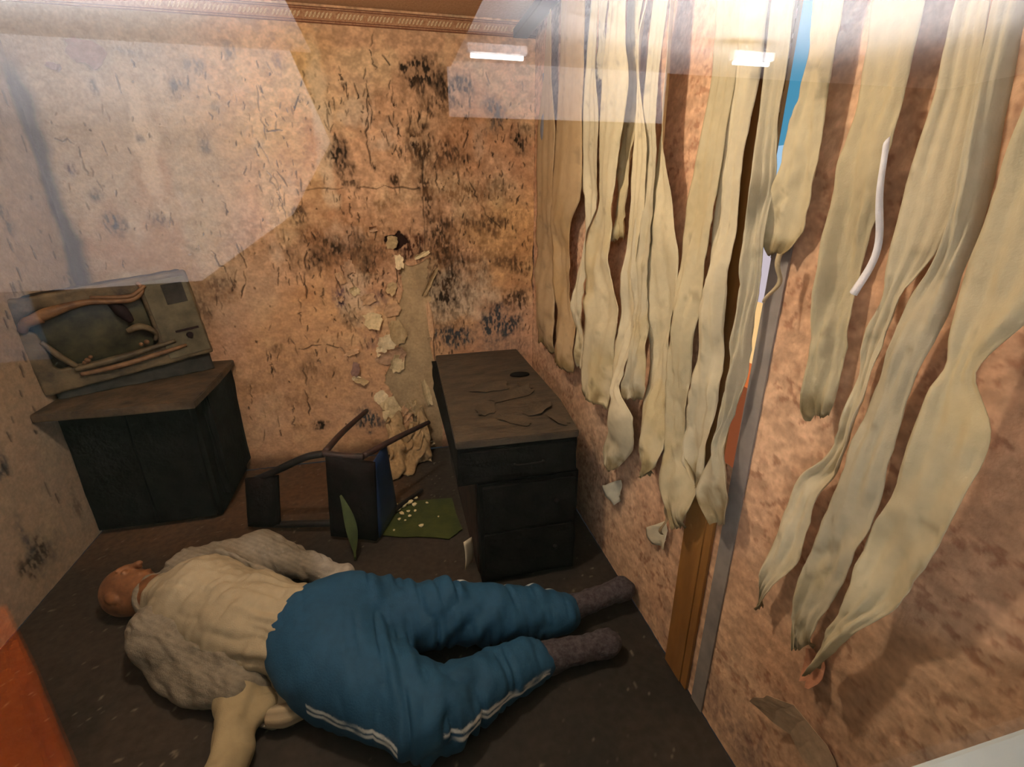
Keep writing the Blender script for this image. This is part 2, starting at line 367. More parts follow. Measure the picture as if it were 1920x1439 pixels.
# ------------------------------------------------------------------ measured shapes (metres, room coordinates)
SLATS = [  # (distance off the wall, left edge (y, z) points, right edge (y, z) points), top to bottom
 (0.050,[(-0.310,2.431),(-0.270,2.196),(-0.205,1.937),(-0.202,1.530),(-0.217,1.172),(-0.301,0.801)],
  [(-0.460,2.388),(-0.461,2.178),(-0.515,1.902),(-0.494,1.537),(-0.576,1.278),(-0.615,0.809)]),
 (0.070,[(-0.613,2.399),(-0.628,2.162),(-0.598,1.914),(-0.558,1.710),(-0.555,1.538),(-0.645,1.365),(-0.665,1.129),(-0.701,0.807)],
  [(-0.893,2.312),(-0.911,2.081),(-0.910,1.952),(-0.939,1.673),(-0.906,1.578),(-0.808,1.498),(-0.808,1.356),(-0.829,1.159),(-0.925,1.077),(-0.926,0.813)]),
 (0.060,[(-0.928,2.301),(-0.917,2.099),(-0.896,1.955),(-0.925,1.674),(-0.990,1.589),(-0.992,1.484),(-0.904,1.270),(-0.913,1.074),(-0.953,0.849)],
  [(-1.006,2.277),(-1.002,2.062),(-1.070,1.874),(-1.079,1.707),(-1.080,1.550),(-1.029,1.475),(-0.981,1.281),(-0.992,1.092),(-1.045,0.880)]),
 (0.050,[(-0.997,2.280),(-0.994,2.099),(-0.972,2.034)],
  [(-1.066,2.259),(-1.060,2.117),(-1.035,2.021)]),
 (0.085,[(-1.152,2.229),(-1.145,2.110),(-1.128,2.034),(-1.145,1.829),(-1.146,1.685),(-1.147,1.571),(-1.068,1.467),(-1.070,1.317),(-1.114,1.167),(-1.143,1.082),(-1.108,0.928),(-1.113,0.790)],
  [(-1.307,2.181),(-1.315,2.053),(-1.354,1.957),(-1.339,1.869),(-1.330,1.808),(-1.314,1.677),(-1.294,1.590),(-1.290,1.499),(-1.283,1.423),(-1.294,1.327),(-1.395,1.245),(-1.413,1.190),(-1.385,1.081),(-1.384,0.973),(-1.369,0.813)]),
 (0.050,[(-1.240,2.205),(-1.240,2.118),(-1.270,2.036),(-1.265,1.929),(-1.268,1.816),(-1.257,1.680),(-1.233,1.553),(-1.249,1.458)],
  [(-1.339,2.174),(-1.311,2.099),(-1.337,2.035),(-1.358,1.958),(-1.349,1.806),(-1.333,1.677),(-1.322,1.555),(-1.320,1.463)]),
 (0.080,[(-1.403,2.152),(-1.377,2.052),(-1.390,1.907),(-1.408,1.768),(-1.423,1.557),(-1.413,1.380),(-1.407,1.188),(-1.385,1.017),(-1.368,0.877),(-1.361,0.793),(-1.327,0.667),(-1.333,0.594),(-1.375,0.566),(-1.409,0.555)],
  [(-1.453,2.136),(-1.422,2.067),(-1.439,1.941),(-1.510,1.729),(-1.518,1.559),(-1.499,1.391),(-1.512,1.212),(-1.492,1.051),(-1.484,0.923),(-1.601,0.919),(-1.599,0.845),(-1.591,0.755),(-1.534,0.680),(-1.465,0.588)]),
 (0.080,[(-1.482,2.127),(-1.460,2.018),(-1.457,1.867),(-1.465,1.733),(-1.468,1.558),(-1.478,1.423),(-1.512,1.212),(-1.536,1.124),(-1.518,1.019),(-1.480,0.943),(-1.487,0.903)],
  [(-1.540,2.109),(-1.536,1.961),(-1.539,1.826),(-1.559,1.725),(-1.572,1.561),(-1.570,1.433),(-1.582,1.299),(-1.608,1.162),(-1.631,1.020),(-1.627,0.966)]),
 (0.065,[(-1.521,2.116),(-1.527,1.989),(-1.534,1.855),(-1.526,1.757),(-1.527,1.653),(-1.499,1.493),(-1.562,1.295),(-1.572,1.225),(-1.599,1.046),(-1.613,0.912),(-1.598,0.864),(-1.606,0.761),(-1.635,0.712),(-1.678,0.689)],
  [(-1.567,2.101),(-1.575,1.978),(-1.580,1.848),(-1.594,1.751),(-1.629,1.664),(-1.668,1.562),(-1.717,1.462),(-1.729,1.326),(-1.726,1.244),(-1.734,1.179),(-1.737,1.058),(-1.746,0.970),(-1.771,0.848),(-1.765,0.810),(-1.743,0.753),(-1.692,0.697)]),
 (0.062,[(-1.762,2.041),(-1.767,1.933),(-1.763,1.831),(-1.750,1.735),(-1.730,1.605),(-1.725,1.507),(-1.733,1.419),(-1.730,1.326),(-1.735,1.179),(-1.745,1.024),(-1.766,0.846),(-1.772,0.769),(-1.771,0.707),(-1.800,0.664),(-1.857,0.641),(-1.892,0.625)],
  [(-1.838,2.017),(-1.863,1.879),(-1.858,1.804),(-1.854,1.690),(-1.851,1.592),(-1.846,1.501),(-1.838,1.431),(-1.848,1.347),(-1.841,1.256),(-1.833,1.159),(-1.840,1.028),(-1.842,0.885),(-1.877,0.831),(-1.945,0.825),(-1.953,0.776),(-1.930,0.693),(-1.907,0.637)]),
 (0.048,[(-1.824,2.023),(-1.845,1.862),(-1.834,1.692),(-1.826,1.566),(-1.827,1.472),(-1.835,1.374),(-1.845,1.287),(-1.856,1.197),(-1.855,1.083),(-1.841,0.974),(-1.847,0.868),(-1.862,0.810),(-1.912,0.803)],
  [(-1.919,1.993),(-1.933,1.865),(-1.925,1.773),(-1.917,1.674),(-1.921,1.580),(-1.925,1.468),(-1.931,1.362),(-1.938,1.251),(-1.950,1.181),(-1.958,1.091),(-1.960,1.012),(-1.958,0.927),(-1.949,0.853),(-1.940,0.802)]),
 (0.058,[(-1.942,1.985),(-1.951,1.889),(-1.957,1.789),(-1.971,1.714),(-1.987,1.659),(-2.007,1.626),(-1.995,1.581),(-1.981,1.534),(-1.994,1.463),(-2.007,1.364),(-2.008,1.271),(-2.005,1.171),(-2.000,1.095),(-1.999,1.032),(-1.976,0.972),(-1.964,0.941),(-1.951,0.855),(-1.952,0.792),(-1.992,0.755),(-2.034,0.747)],
  [(-2.008,1.965),(-2.017,1.874),(-2.013,1.780),(-2.009,1.700),(-2.014,1.658),(-2.015,1.620),(-2.026,1.570),(-2.031,1.525),(-2.035,1.467),(-2.029,1.393),(-2.035,1.278),(-2.036,1.182),(-2.029,1.107),(-2.011,1.030),(-2.017,0.977),(-2.054,0.917),(-2.081,0.868),(-2.093,0.834),(-2.089,0.786)]),
 (0.042,[(-2.042,1.955),(-2.053,1.866),(-2.050,1.821),(-2.041,1.786),(-2.026,1.729),(-2.024,1.657),(-2.012,1.603),(-2.007,1.570),(-2.015,1.524),(-2.031,1.484)],
  [(-2.113,1.933),(-2.117,1.859),(-2.120,1.790),(-2.123,1.718),(-2.125,1.662),(-2.131,1.603),(-2.128,1.552),(-2.117,1.525),(-2.076,1.480)]),
 (0.042,[(-2.173,1.914),(-2.186,1.842),(-2.189,1.786),(-2.193,1.727),(-2.180,1.694),(-2.183,1.640),(-2.184,1.593),(-2.188,1.534),(-2.202,1.475),(-2.206,1.413),(-2.219,1.327),(-2.229,1.238),(-2.241,1.194),(-2.263,1.177)],
  [(-2.273,1.883),(-2.273,1.842),(-2.271,1.793),(-2.270,1.767),(-2.278,1.708),(-2.275,1.661),(-2.278,1.602),(-2.272,1.540),(-2.262,1.482),(-2.264,1.423),(-2.272,1.342),(-2.274,1.288),(-2.279,1.210),(-2.274,1.182)]),
 (0.042,[(-2.320,1.869),(-2.321,1.816),(-2.330,1.745),(-2.325,1.695),(-2.322,1.642),(-2.323,1.585),(-2.321,1.543),(-2.325,1.481),(-2.328,1.435),(-2.321,1.405),(-2.309,1.352),(-2.313,1.280),(-2.311,1.213),(-2.309,1.141),(-2.298,1.086),(-2.253,1.040),(-2.241,0.970),(-2.233,0.876),(-2.225,0.808),(-2.216,0.719),(-2.210,0.644),(-2.222,0.620)],
  [(-2.365,1.854),(-2.375,1.796),(-2.386,1.729),(-2.394,1.673),(-2.399,1.630),(-2.402,1.593),(-2.399,1.555),(-2.389,1.506),(-2.359,1.459),(-2.358,1.432),(-2.353,1.384),(-2.350,1.324),(-2.348,1.261),(-2.342,1.204),(-2.338,1.133),(-2.332,1.068),(-2.304,1.012),(-2.308,0.946),(-2.296,0.880),(-2.299,0.823),(-2.283,0.779),(-2.245,0.694),(-2.228,0.626)]),
 (0.058,[(-2.384,1.847),(-2.391,1.791),(-2.403,1.726),(-2.411,1.665),(-2.418,1.608),(-2.420,1.564),(-2.419,1.518),(-2.396,1.474),(-2.384,1.433),(-2.376,1.372),(-2.371,1.322),(-2.366,1.269),(-2.366,1.249),(-2.363,1.182),(-2.360,1.111),(-2.349,1.006),(-2.337,0.902),(-2.329,0.823),(-2.326,0.728),(-2.324,0.678),(-2.370,0.655)],
  [(-2.428,1.822),(-2.431,1.758),(-2.432,1.715),(-2.438,1.656),(-2.447,1.594),(-2.450,1.536),(-2.451,1.475),(-2.448,1.409),(-2.437,1.335),(-2.431,1.266),(-2.433,1.237),(-2.438,1.168),(-2.442,1.093),(-2.439,1.022),(-2.426,0.949),(-2.425,0.910),(-2.410,0.855),(-2.398,0.801),(-2.386,0.744),(-2.378,0.661)]),
 (0.078,[(-2.474,1.736),(-2.470,1.678),(-2.470,1.627),(-2.474,1.566),(-2.468,1.512),(-2.474,1.425),(-2.478,1.385),(-2.487,1.362),(-2.472,1.332),(-2.472,1.258),(-2.470,1.179),(-2.461,1.098),(-2.438,1.025),(-2.438,0.964),(-2.443,0.904),(-2.441,0.835),(-2.418,0.754),(-2.415,0.689),(-2.412,0.635)],
  [(-2.530,1.725),(-2.548,1.641),(-2.564,1.552),(-2.568,1.481),(-2.549,1.434),(-2.528,1.400),(-2.517,1.364),(-2.526,1.339),(-2.544,1.322),(-2.560,1.300),(-2.568,1.270),(-2.567,1.226),(-2.568,1.172),(-2.558,1.086),(-2.546,1.022),(-2.531,0.939),(-2.487,0.843),(-2.461,0.755),(-2.428,0.651)]),
]
STAINS = [  # soot and scorch marks on the back wall: x, z, half width, half height, strength, tint
 (-0.630,2.226,0.142,0.096,0.90,0),
 (-0.462,2.171,0.117,0.087,0.70,0),
 (-0.568,2.091,0.102,0.076,0.60,0),
 (-0.890,2.093,0.077,0.049,0.40,1),
 (-1.097,1.835,0.083,0.098,0.80,0),
 (-1.056,1.716,0.062,0.080,0.60,0),
 (-0.669,1.881,0.088,0.131,0.80,0),
 (-0.509,1.829,0.153,0.108,0.65,0),
 (-0.923,1.779,0.040,0.027,0.80,0),
 (-0.820,1.709,0.026,0.036,0.80,0),
 (-0.639,1.676,0.067,0.192,0.75,0),
 (-0.426,1.641,0.223,0.063,0.55,1),
 (-0.219,1.670,0.097,0.052,0.45,0),
 (-1.346,1.526,0.055,0.055,0.60,0),
 (-1.277,1.427,0.079,0.079,0.60,1),
 (-1.298,1.282,0.080,0.070,0.80,0),
 (-1.130,1.351,0.177,0.070,0.75,0),
 (-0.885,1.578,0.059,0.039,0.50,1),
 (-0.756,1.341,0.106,0.084,1.00,2),
 (-0.999,1.332,0.120,0.118,0.60,0),
 (-0.567,1.351,0.122,0.180,0.75,0),
 (-0.401,1.470,0.117,0.072,0.55,0),
 (-0.288,1.453,0.112,0.085,0.60,0),
 (-0.140,1.227,0.192,0.071,0.55,0),
 (-0.393,1.252,0.150,0.095,0.50,0),
 (-0.581,1.098,0.132,0.176,0.85,0),
 (-0.249,0.859,0.179,0.125,0.90,3),
 (-0.531,0.782,0.145,0.084,0.85,3),
 (-0.124,1.008,0.107,0.075,0.60,0),
 (-1.011,1.226,0.079,0.073,0.60,0),
 (-1.181,1.062,0.042,0.106,0.70,4),
 (-1.413,0.251,0.057,0.045,0.80,0),
 (-1.091,0.270,0.108,0.090,0.85,3),
 (-1.525,0.257,0.044,0.037,0.60,1),
 (-1.579,0.781,0.041,0.039,0.50,0),
 (-1.419,0.649,0.055,0.054,0.40,0),
 (-2.230,1.498,0.052,0.067,0.80,3),
 (-2.610,1.416,0.040,0.061,0.70,3),
 (-2.642,1.627,0.039,0.033,0.70,3),
 (-2.277,1.626,0.032,0.039,0.60,3),
 (-1.967,2.258,0.093,0.034,0.50,3),
 (-1.808,2.129,0.056,0.058,0.60,0),
 (-1.715,2.217,0.065,0.035,0.50,3),
 (-1.542,2.291,0.028,0.053,0.50,3),
 (-2.021,1.516,0.069,0.042,0.50,3),
 (-1.902,1.357,0.041,0.038,0.50,5),
 (-1.651,2.043,0.034,0.033,0.50,5),
 (-2.355,1.752,0.036,0.033,0.80,2),
 (-1.653,1.727,0.102,0.025,0.25,1),
 (-1.734,1.875,0.034,0.063,0.50,3),
 (-2.026,1.889,0.028,0.038,0.60,3),
 (-1.337,2.228,0.040,0.050,0.40,4),
 (-2.165,2.272,0.081,0.054,0.35,4),
 (-2.156,2.115,0.026,0.048,0.60,3),
 (-0.089,1.919,0.058,0.082,0.80,0),
 (-0.243,2.050,0.068,0.104,0.60,3),
 (-0.057,1.988,0.045,0.038,0.50,0),
 (-1.083,1.835,0.055,0.052,0.40,0),
 (-1.819,1.154,0.107,0.070,0.45,2),
 (-1.777,1.093,0.054,0.059,0.40,1),
 (-1.919,1.055,0.069,0.117,0.40,2),
 (-0.999,1.053,0.081,0.057,0.50,4),
 (-1.136,0.931,0.080,0.077,0.40,0),
 (-1.058,0.792,0.063,0.067,0.40,4),
 (-1.738,0.541,0.088,0.047,0.30,1),
 (-1.302,0.604,0.125,0.048,0.25,1),
 (-1.511,0.447,0.123,0.056,0.30,1),
 (-0.143,0.688,0.223,0.073,0.35,3),
 (-0.999,1.332,0.527,0.260,0.34,1),
 (-0.405,1.378,0.367,0.439,0.38,1),
 (-0.630,1.814,0.398,0.388,0.30,1),
 (-0.552,1.030,0.305,0.289,0.40,0),
 (-1.208,1.308,0.265,0.116,0.35,0),
 (-1.610,1.406,0.245,0.137,0.25,1),
 (-1.485,0.621,0.404,0.297,0.22,1),
]
CRACKS = [  # long cracks in the wallpaper: (x, z) points
 [(-0.654,1.894),(-0.660,1.676),(-0.665,1.474),(-0.671,1.308)],
 [(-1.071,1.593),(-1.071,1.480),(-1.097,1.379)],
 [(-0.912,2.189),(-0.920,2.067),(-0.939,1.941),(-0.939,1.784)],
 [(-0.786,2.170),(-0.779,2.034),(-0.773,1.919)],
 [(-0.768,1.971),(-0.768,1.839)],
 [(-0.577,1.949),(-0.578,1.787),(-0.579,1.676)],
 [(-1.327,1.649),(-1.215,1.670),(-1.105,1.662),(-0.934,1.670),(-0.670,1.670)],
 [(-0.815,2.300),(-0.796,2.266)],
 [(-0.857,2.401),(-0.879,2.320),(-0.861,2.239)],
 [(-1.036,2.207),(-1.032,2.136)],
 [(-1.332,1.341),(-1.368,1.194),(-1.372,1.072)],
 [(-0.007,1.735),(0.004,1.432),(0.001,1.002)],
 [(-0.392,1.705),(-0.318,1.559),(-0.206,1.436)],
 [(-1.469,1.753),(-1.434,1.649),(-1.410,1.513)],
 [(-1.817,1.355),(-1.754,1.210),(-1.761,1.031)],
 [(-1.686,1.351),(-1.662,1.265),(-1.717,1.090)],
 [(-1.273,1.251),(-1.284,1.068)],
 [(-1.415,1.074),(-1.422,0.916)],
 [(-0.918,1.238),(-0.952,1.051)],
 [(-1.462,0.772),(-1.339,0.786),(-1.218,0.763),(-1.182,0.681)],
 [(-1.625,0.768),(-1.633,0.634)],
 [(-1.372,0.765),(-1.346,0.626)],
 [(-0.839,1.267),(-0.862,1.111),(-0.855,0.980),(-0.833,0.776)],
 [(-0.644,1.229),(-0.668,0.970),(-0.670,0.728),(-0.647,0.545)],
 [(-1.761,0.577),(-1.780,0.440)],
 [(-1.449,0.652),(-1.466,0.332)],
 [(-1.650,0.353),(-1.653,0.148)],
 [(-1.547,0.415),(-1.564,0.269)],
 [(-2.381,1.886),(-2.301,1.865),(-2.285,1.724)],
 [(-1.450,2.143),(-1.446,1.954),(-1.359,1.944)],
 [(-1.556,1.903),(-1.576,1.727)],
 [(-1.493,1.904),(-1.443,1.754),(-1.420,1.568)],
 [(-1.703,1.726),(-1.701,1.544)],
 [(-2.520,2.015),(-2.495,1.928),(-2.495,1.793)],
 [(-2.364,1.759),(-2.251,1.724),(-1.895,1.745)],
]
PLASTER = [(-0.830,1.260),(-0.764,1.233),(-0.667,1.267),(-0.663,1.036),(-0.683,0.834),(-0.670,0.620),(-0.654,0.318),(-0.637,-0.008),(-0.864,-0.019),(-0.979,0.079),(-1.012,0.280),(-0.947,0.425),(-0.978,0.557),(-0.901,0.683),(-0.866,0.778),(-0.870,0.914),(-0.836,1.045)]  # outline of the bare plaster where the paper has come off (x, z)
FLAKES = [  # scraps of paper and plaster peeling off the back wall: x, z, width, height
 (-1.012,0.923,0.094,0.085),
 (-0.896,0.982,0.083,0.065),
 (-0.876,0.847,0.078,0.133),
 (-0.937,0.783,0.097,0.088),
 (-0.973,0.681,0.085,0.069),
 (-0.895,0.639,0.073,0.105),
 (-1.029,1.055,0.068,0.057),
 (-0.884,1.112,0.050,0.069),
 (-0.984,0.735,0.058,0.048),
 (-0.890,0.692,0.099,0.090),
 (-0.958,0.312,0.102,0.172),
 (-0.876,0.264,0.083,0.152),
 (-0.818,0.335,0.069,0.091),
 (-1.016,0.413,0.073,0.073),
 (-0.848,0.182,0.091,0.063),
 (-0.725,0.421,0.042,0.148),
 (-0.672,0.902,0.026,0.199),
 (-0.657,1.134,0.026,0.158),
 (-0.750,0.049,0.087,0.041),
 (-1.113,1.245,0.047,0.066),
 (-1.100,1.106,0.048,0.050),
 (-1.165,1.186,0.041,0.061),
 (-0.860,1.373,0.055,0.065),
 (-0.830,1.266,0.043,0.067),
 (-0.957,1.449,0.035,0.029),
 (-0.696,1.299,0.082,0.025),
 (-1.160,0.731,0.082,0.027),
 (-1.133,0.546,0.084,0.028),
 (-1.154,0.562,0.045,0.028),
 (-1.181,1.062,0.030,0.031),
 (0.025,2.267,0.050,0.035),
 (0.050,2.225,0.044,0.036),
 (-0.947,0.054,0.106,0.096),
 (-0.868,-0.081,0.167,0.139),
 (-0.762,-0.117,0.111,0.125),
 (-0.630,-0.093,0.090,0.125),
 (-0.913,-0.180,0.131,0.101),
 (-0.693,-0.214,0.151,0.094),
 (-0.808,-0.005,0.108,0.098),
 (-0.958,-0.281,0.124,0.094),
 (-0.735,-0.273,0.189,0.104),
]
STRIPS = [  # torn strips: left edge, right edge (y, z), distance off the wall, colour
 ([(-2.279,1.676),(-2.295,1.576),(-2.294,1.444)],[(-2.287,1.695),(-2.308,1.576),(-2.31,1.438)],.06,(244,244,250)),
 ([(-2.09,1.49),(-2.094,1.44),(-2.098,1.39)],[(-2.105,1.49),(-2.108,1.44),(-2.102,1.385)],.06,(190,174,140)),
 ([(-1.758,.60),(-1.764,.55),(-1.767,.503)],[(-1.771,.639),(-1.78,.57),(-1.784,.51)],.03,(150,130,100)),
 ([(-.25,2.20),(-.27,2.0),(-.26,1.86)],[(-.32,2.20),(-.33,2.0),(-.31,1.84)],.035,(150,150,160)),
]

# ------------------------------------------------------------------ the room
X_L, H = -2.465, 2.50          # left wall, ceiling height;  back wall y = 0, right wall x = 0, glass front y = -2.78
TINT = [lin(48, 39, 30), lin(116, 82, 52), lin(60, 32, 26), lin(66, 70, 74), lin(92, 72, 80), lin(96, 98, 78)]

def grid_wall(U, Vv):
    """index grid of quads for a (nu, nv) vertex grid"""
    nu, nv = len(U), len(Vv)
    i, j = np.meshgrid(np.arange(nu - 1), np.arange(nv - 1), indexing='ij')
    a = (i * nv + j).ravel()
    return np.stack([a, a + nv, a + nv + 1, a + 1], 1)

def seg_dist(px, pz, a, b):
    ax, az = a; bx, bz = b
    dx, dz = bx - ax, bz - az; L = dx * dx + dz * dz + 1e-12
    t = np.clip(((px - ax) * dx + (pz - az) * dz) / L, 0, 1)
    return np.hypot(px - ax - t * dx, pz - az - t * dz), t

def in_poly(px, pz, poly):
    c = np.zeros(px.shape, bool); n = len(poly)
    for i in range(n):
        x1, z1 = poly[i]; x2, z2 = poly[(i + 1) % n]
        k = ((z1 > pz) != (z2 > pz)) & (px < (x2 - x1) * (pz - z1) / (z2 - z1 + 1e-12) + x1)
        c ^= k
    return c

def wallpaper(u, v, seed):
    """embossed wallpaper: warm tan with pinker and yellower clouds"""
    a = np.array(lin(210, 166, 116)); b = np.array(lin(204, 162, 128)); c = np.array(lin(222, 190, 138))
    n = fbm2(u * 1.7, v * 1.7, 4, seed)[..., None]; n2 = fbm2(u * 5, v * 5, 4, seed + 3)[..., None]
    col = a + (b - a) * sstep(0.35, 0.65, n) + (c - a) * sstep(0.5, 0.75, n2) * 0.6
    emb = fbm2(u * 38, v * 46, 3, seed + 5)
    fine = fbm2(u * 90, v * 130, 2, seed + 6)
    col = col * (0.80 + 0.40 * sstep(0.25, 0.75, emb))[..., None] * (0.9 + 0.2 * fine)[..., None]
    h = 0.0035 * (emb - 0.5) + 0.0012 * (fine - 0.5)
    return col, h

def dashes(C, Hh, U, Vv, items, col, depth):
    """cut short dark slits into a painted grid; items = (points, width, strength)"""
    du = U[1] - U[0]; dv = Vv[1] - Vv[0]
    for pts, w, st in items:
        p = np.array(pts); m = w * 3
        i0, i1 = np.searchsorted(U, p[:, 0].min() - m), np.searchsorted(U, p[:, 0].max() + m)
        j0, j1 = np.searchsorted(Vv, p[:, 1].min() - m), np.searchsorted(Vv, p[:, 1].max() + m)
        if i1 <= i0 or j1 <= j0: continue
        gu, gv = np.meshgrid(U[i0:i1], Vv[j0:j1], indexing='ij')
        best = np.full(gu.shape, 9.0); n = len(p) - 1
        for k in range(n):
            d, t = seg_dist(gu, gv, p[k], p[k + 1])
            ww = w * (1 - 0.75 * np.abs(2 * (k + t) / n - 1) ** 2)
            best = np.minimum(best, d / ww)
        k = sstep(1.5, 0.45, best) * st
        C[i0:i1, j0:j1] = C[i0:i1, j0:j1] * (1 - k[..., None]) + np.array(col) * k[..., None]
        Hh[i0:i1, j0:j1] -= depth * k
        e = sstep(2.6, 1.6, best) * sstep(1.0, 1.6, best)
        Hh[i0:i1, j0:j1] += depth * 0.5 * e

def stain(C, gu, gv, x, z, rx, rz, st, k, seed):
    d = np.hypot((gu - x) / rx, (gv - z) / rz)
    sel = d < 2.2
    n = fbm2(gu[sel] * 22, gv[sel] * 16, 4, seed)
    n2 = fbm2(gu[sel] * 95, gv[sel] * 42, 3, seed + 2)
    m = sstep(1.25, 0.2, d[sel] + 1.5 * (n - 0.5)) * st
    m = np.clip(m * (0.40 + 1.0 * sstep(0.34, 0.64, n2)), 0, 1)
    C[sel] = C[sel] * (1 - m[:, None]) + np.array(TINT[k]) * m[:, None]

# ---- back wall
rs = np.random.default_rng(5)
U = np.arange(X_L, 0.0021, 0.004); Vv = np.arange(0, H + 0.001, 0.004)
gu, gv = np.meshgrid(U, Vv, indexing='ij')
C, Hh = wallpaper(gu, gv, 1.0)
C = C.astype(np.float64)
# pale paper plus painted-in glass haze on the left, pinker paper low down
pale = sstep(-1.35, -2.0, gu + 0.5 * (fbm2(gu * 3, gv * 3, 3, 8) - 0.5)) * sstep(0.7, 1.2, gv)
C = C * (1 - 0.8 * pale[..., None]) + np.array(lin(170, 158, 136)) * 0.8 * (0.75 + 0.5 * fbm2(gu * 34, gv * 40, 3, 18))[..., None] * pale[..., None]
low = sstep(1.35, 0.8, gv + 0.4 * (fbm2(gu * 3, gv * 3, 3, 9) - 0.5))
C = C * (1 - 0.5 * low[..., None]) + np.array(lin(186, 142, 116)) * 0.5 * low[..., None]
# whitish bare fluff and ochre haze
wf = sstep(0.60, 0.75, fbm2(gu * 5, gv * 4, 5, 12)) * sstep(0.9, 1.2, gv) * sstep(2.3, 2.0, gv)
C = C * (1 - 0.35 * wf[..., None]) + np.array(lin(218, 206, 188)) * 0.35 * wf[..., None]
oc = sstep(0.55, 0.75, fbm2(gu * 2.6, gv * 2.2, 4, 14)) * sstep(2.35, 2.1, gv)
C = C * (1 - 0.40 * oc[..., None]) + np.array(lin(164, 104, 60)) * 0.40 * oc[..., None]
for x, z, w, h_, st in [(-1.16, 1.95, .05, .45, .5), (-2.0, 1.85, .05, .30, .5), (-0.5, 1.05, .28, .16, .6), (-1.1, 1.05, .12, .16, .4)]:
    d = np.hypot((gu - x) / w, (gv - z) / h_); m = sstep(1.3, 0.5, d + 1.2 * (fbm2(gu * 14, gv * 14, 3, 15) - 0.5)) * st
    C = C * (1 - m[..., None]) + np.array(lin(222, 204, 176)) * m[..., None]
for i, s_ in enumerate(STAINS): stain(C, gu, gv, *s_, seed=20 + i)
# hundreds of short vertical slits burnt through the paper
items = []
def dens(x, z):
    a = 0.25 + 0.9 * math.exp(-((x + 0.75) / 0.75) ** 2)
    b = min(1, max(0, (2.30 - z) / 0.25)) * min(1, max(0.12, (z - 0.25) / 0.8))
    return a * b
while len(items) < 820:
    x = rs.uniform(X_L + .04, -0.02); z = rs.uniform(0.2, 2.3)
    if rs.random() > dens(x, z): continue
    if rs.random() < 0.0 + 0.9 * (fbm2(np.array([x * 4.0]), np.array([z * 4.0]), 2, 3)[0] < 0.42): continue
    L = rs.uniform(0.010, 0.045) * (1.9 if rs.random() < 0.22 else 1)
    sl = rs.normal(0, 0.22)
    pts = [(x - sl * L / 2 + rs.normal(0, .002), z + L / 2), (x + rs.normal(0, .003), z), (x + sl * L / 2 + rs.normal(0, .002), z - L / 2)]
    items.append((pts, rs.uniform(0.0026, 0.0050), rs.uniform(0.35, 0.85)))
dashes(C, Hh, U, Vv, items, lin(38, 28, 22), 0.004)
def ragged(c):
    q = catmull(c, 14); q[1:-1] += rs.normal(0, .0055, (12, 2)); return q
for c in CRACKS:
    q = ragged(c)
    for a_, b_ in ((0, 6), (6, 10), (9, 14)):
        if rs.random() < .85: dashes(C, Hh, U, Vv, [(q[a_:b_], rs.uniform(.003, .0055), rs.uniform(.5, .9))], lin(36, 27, 21), 0.006)
# small pitted spots
for i in range(260):
    x = rs.uniform(X_L + .05, -.02); z = rs.uniform(.3, 2.2)
    if rs.random() > dens(x, z): continue
    r = rs.uniform(.004, .012)
    dashes(C, Hh, U, Vv, [([(x - r * .4, z), (x + r * .4, z + r * .3)], r, rs.uniform(.4, .85))], lin(52, 38, 28), 0.003)
# bare plaster column where the paper is gone
wob = 0.055 * (fbm2(gu * 16, gv * 16, 4, 31) - 0.5)
pm = in_poly(gu + wob, gv + wob, PLASTER)
pc = np.array(lin(170, 146, 112)) * (0.55 + 0.9 * fbm2(gu * 9, gv * 7, 5, 33))[..., None]
C[pm] = pc[pm]; Hh[pm] = Hh[pm] * 0.35 - 0.007
burn = np.hypot((gu + 0.83) / .07, (gv - 1.38) / .055) + 0.7 * (fbm2(gu * 30, gv * 30, 3, 35) - .5) < 0.85
C[burn] = np.array(lin(44, 26, 20)); Hh[burn] -= 0.016
# dark blue-grey band down the corner seam and scorched foot of the wall
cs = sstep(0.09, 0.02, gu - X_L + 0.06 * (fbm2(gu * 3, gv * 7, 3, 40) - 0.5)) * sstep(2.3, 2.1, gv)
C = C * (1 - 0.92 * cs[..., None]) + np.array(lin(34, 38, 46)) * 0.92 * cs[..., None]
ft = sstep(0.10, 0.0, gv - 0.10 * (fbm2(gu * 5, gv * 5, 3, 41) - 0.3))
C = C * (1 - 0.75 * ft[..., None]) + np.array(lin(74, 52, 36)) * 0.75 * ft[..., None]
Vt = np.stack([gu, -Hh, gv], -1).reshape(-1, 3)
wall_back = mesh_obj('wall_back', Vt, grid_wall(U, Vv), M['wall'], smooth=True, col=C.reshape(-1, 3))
tag(wall_back, 'scorched tan wallpapered back wall with soot marks and slits', None, kind='structure')

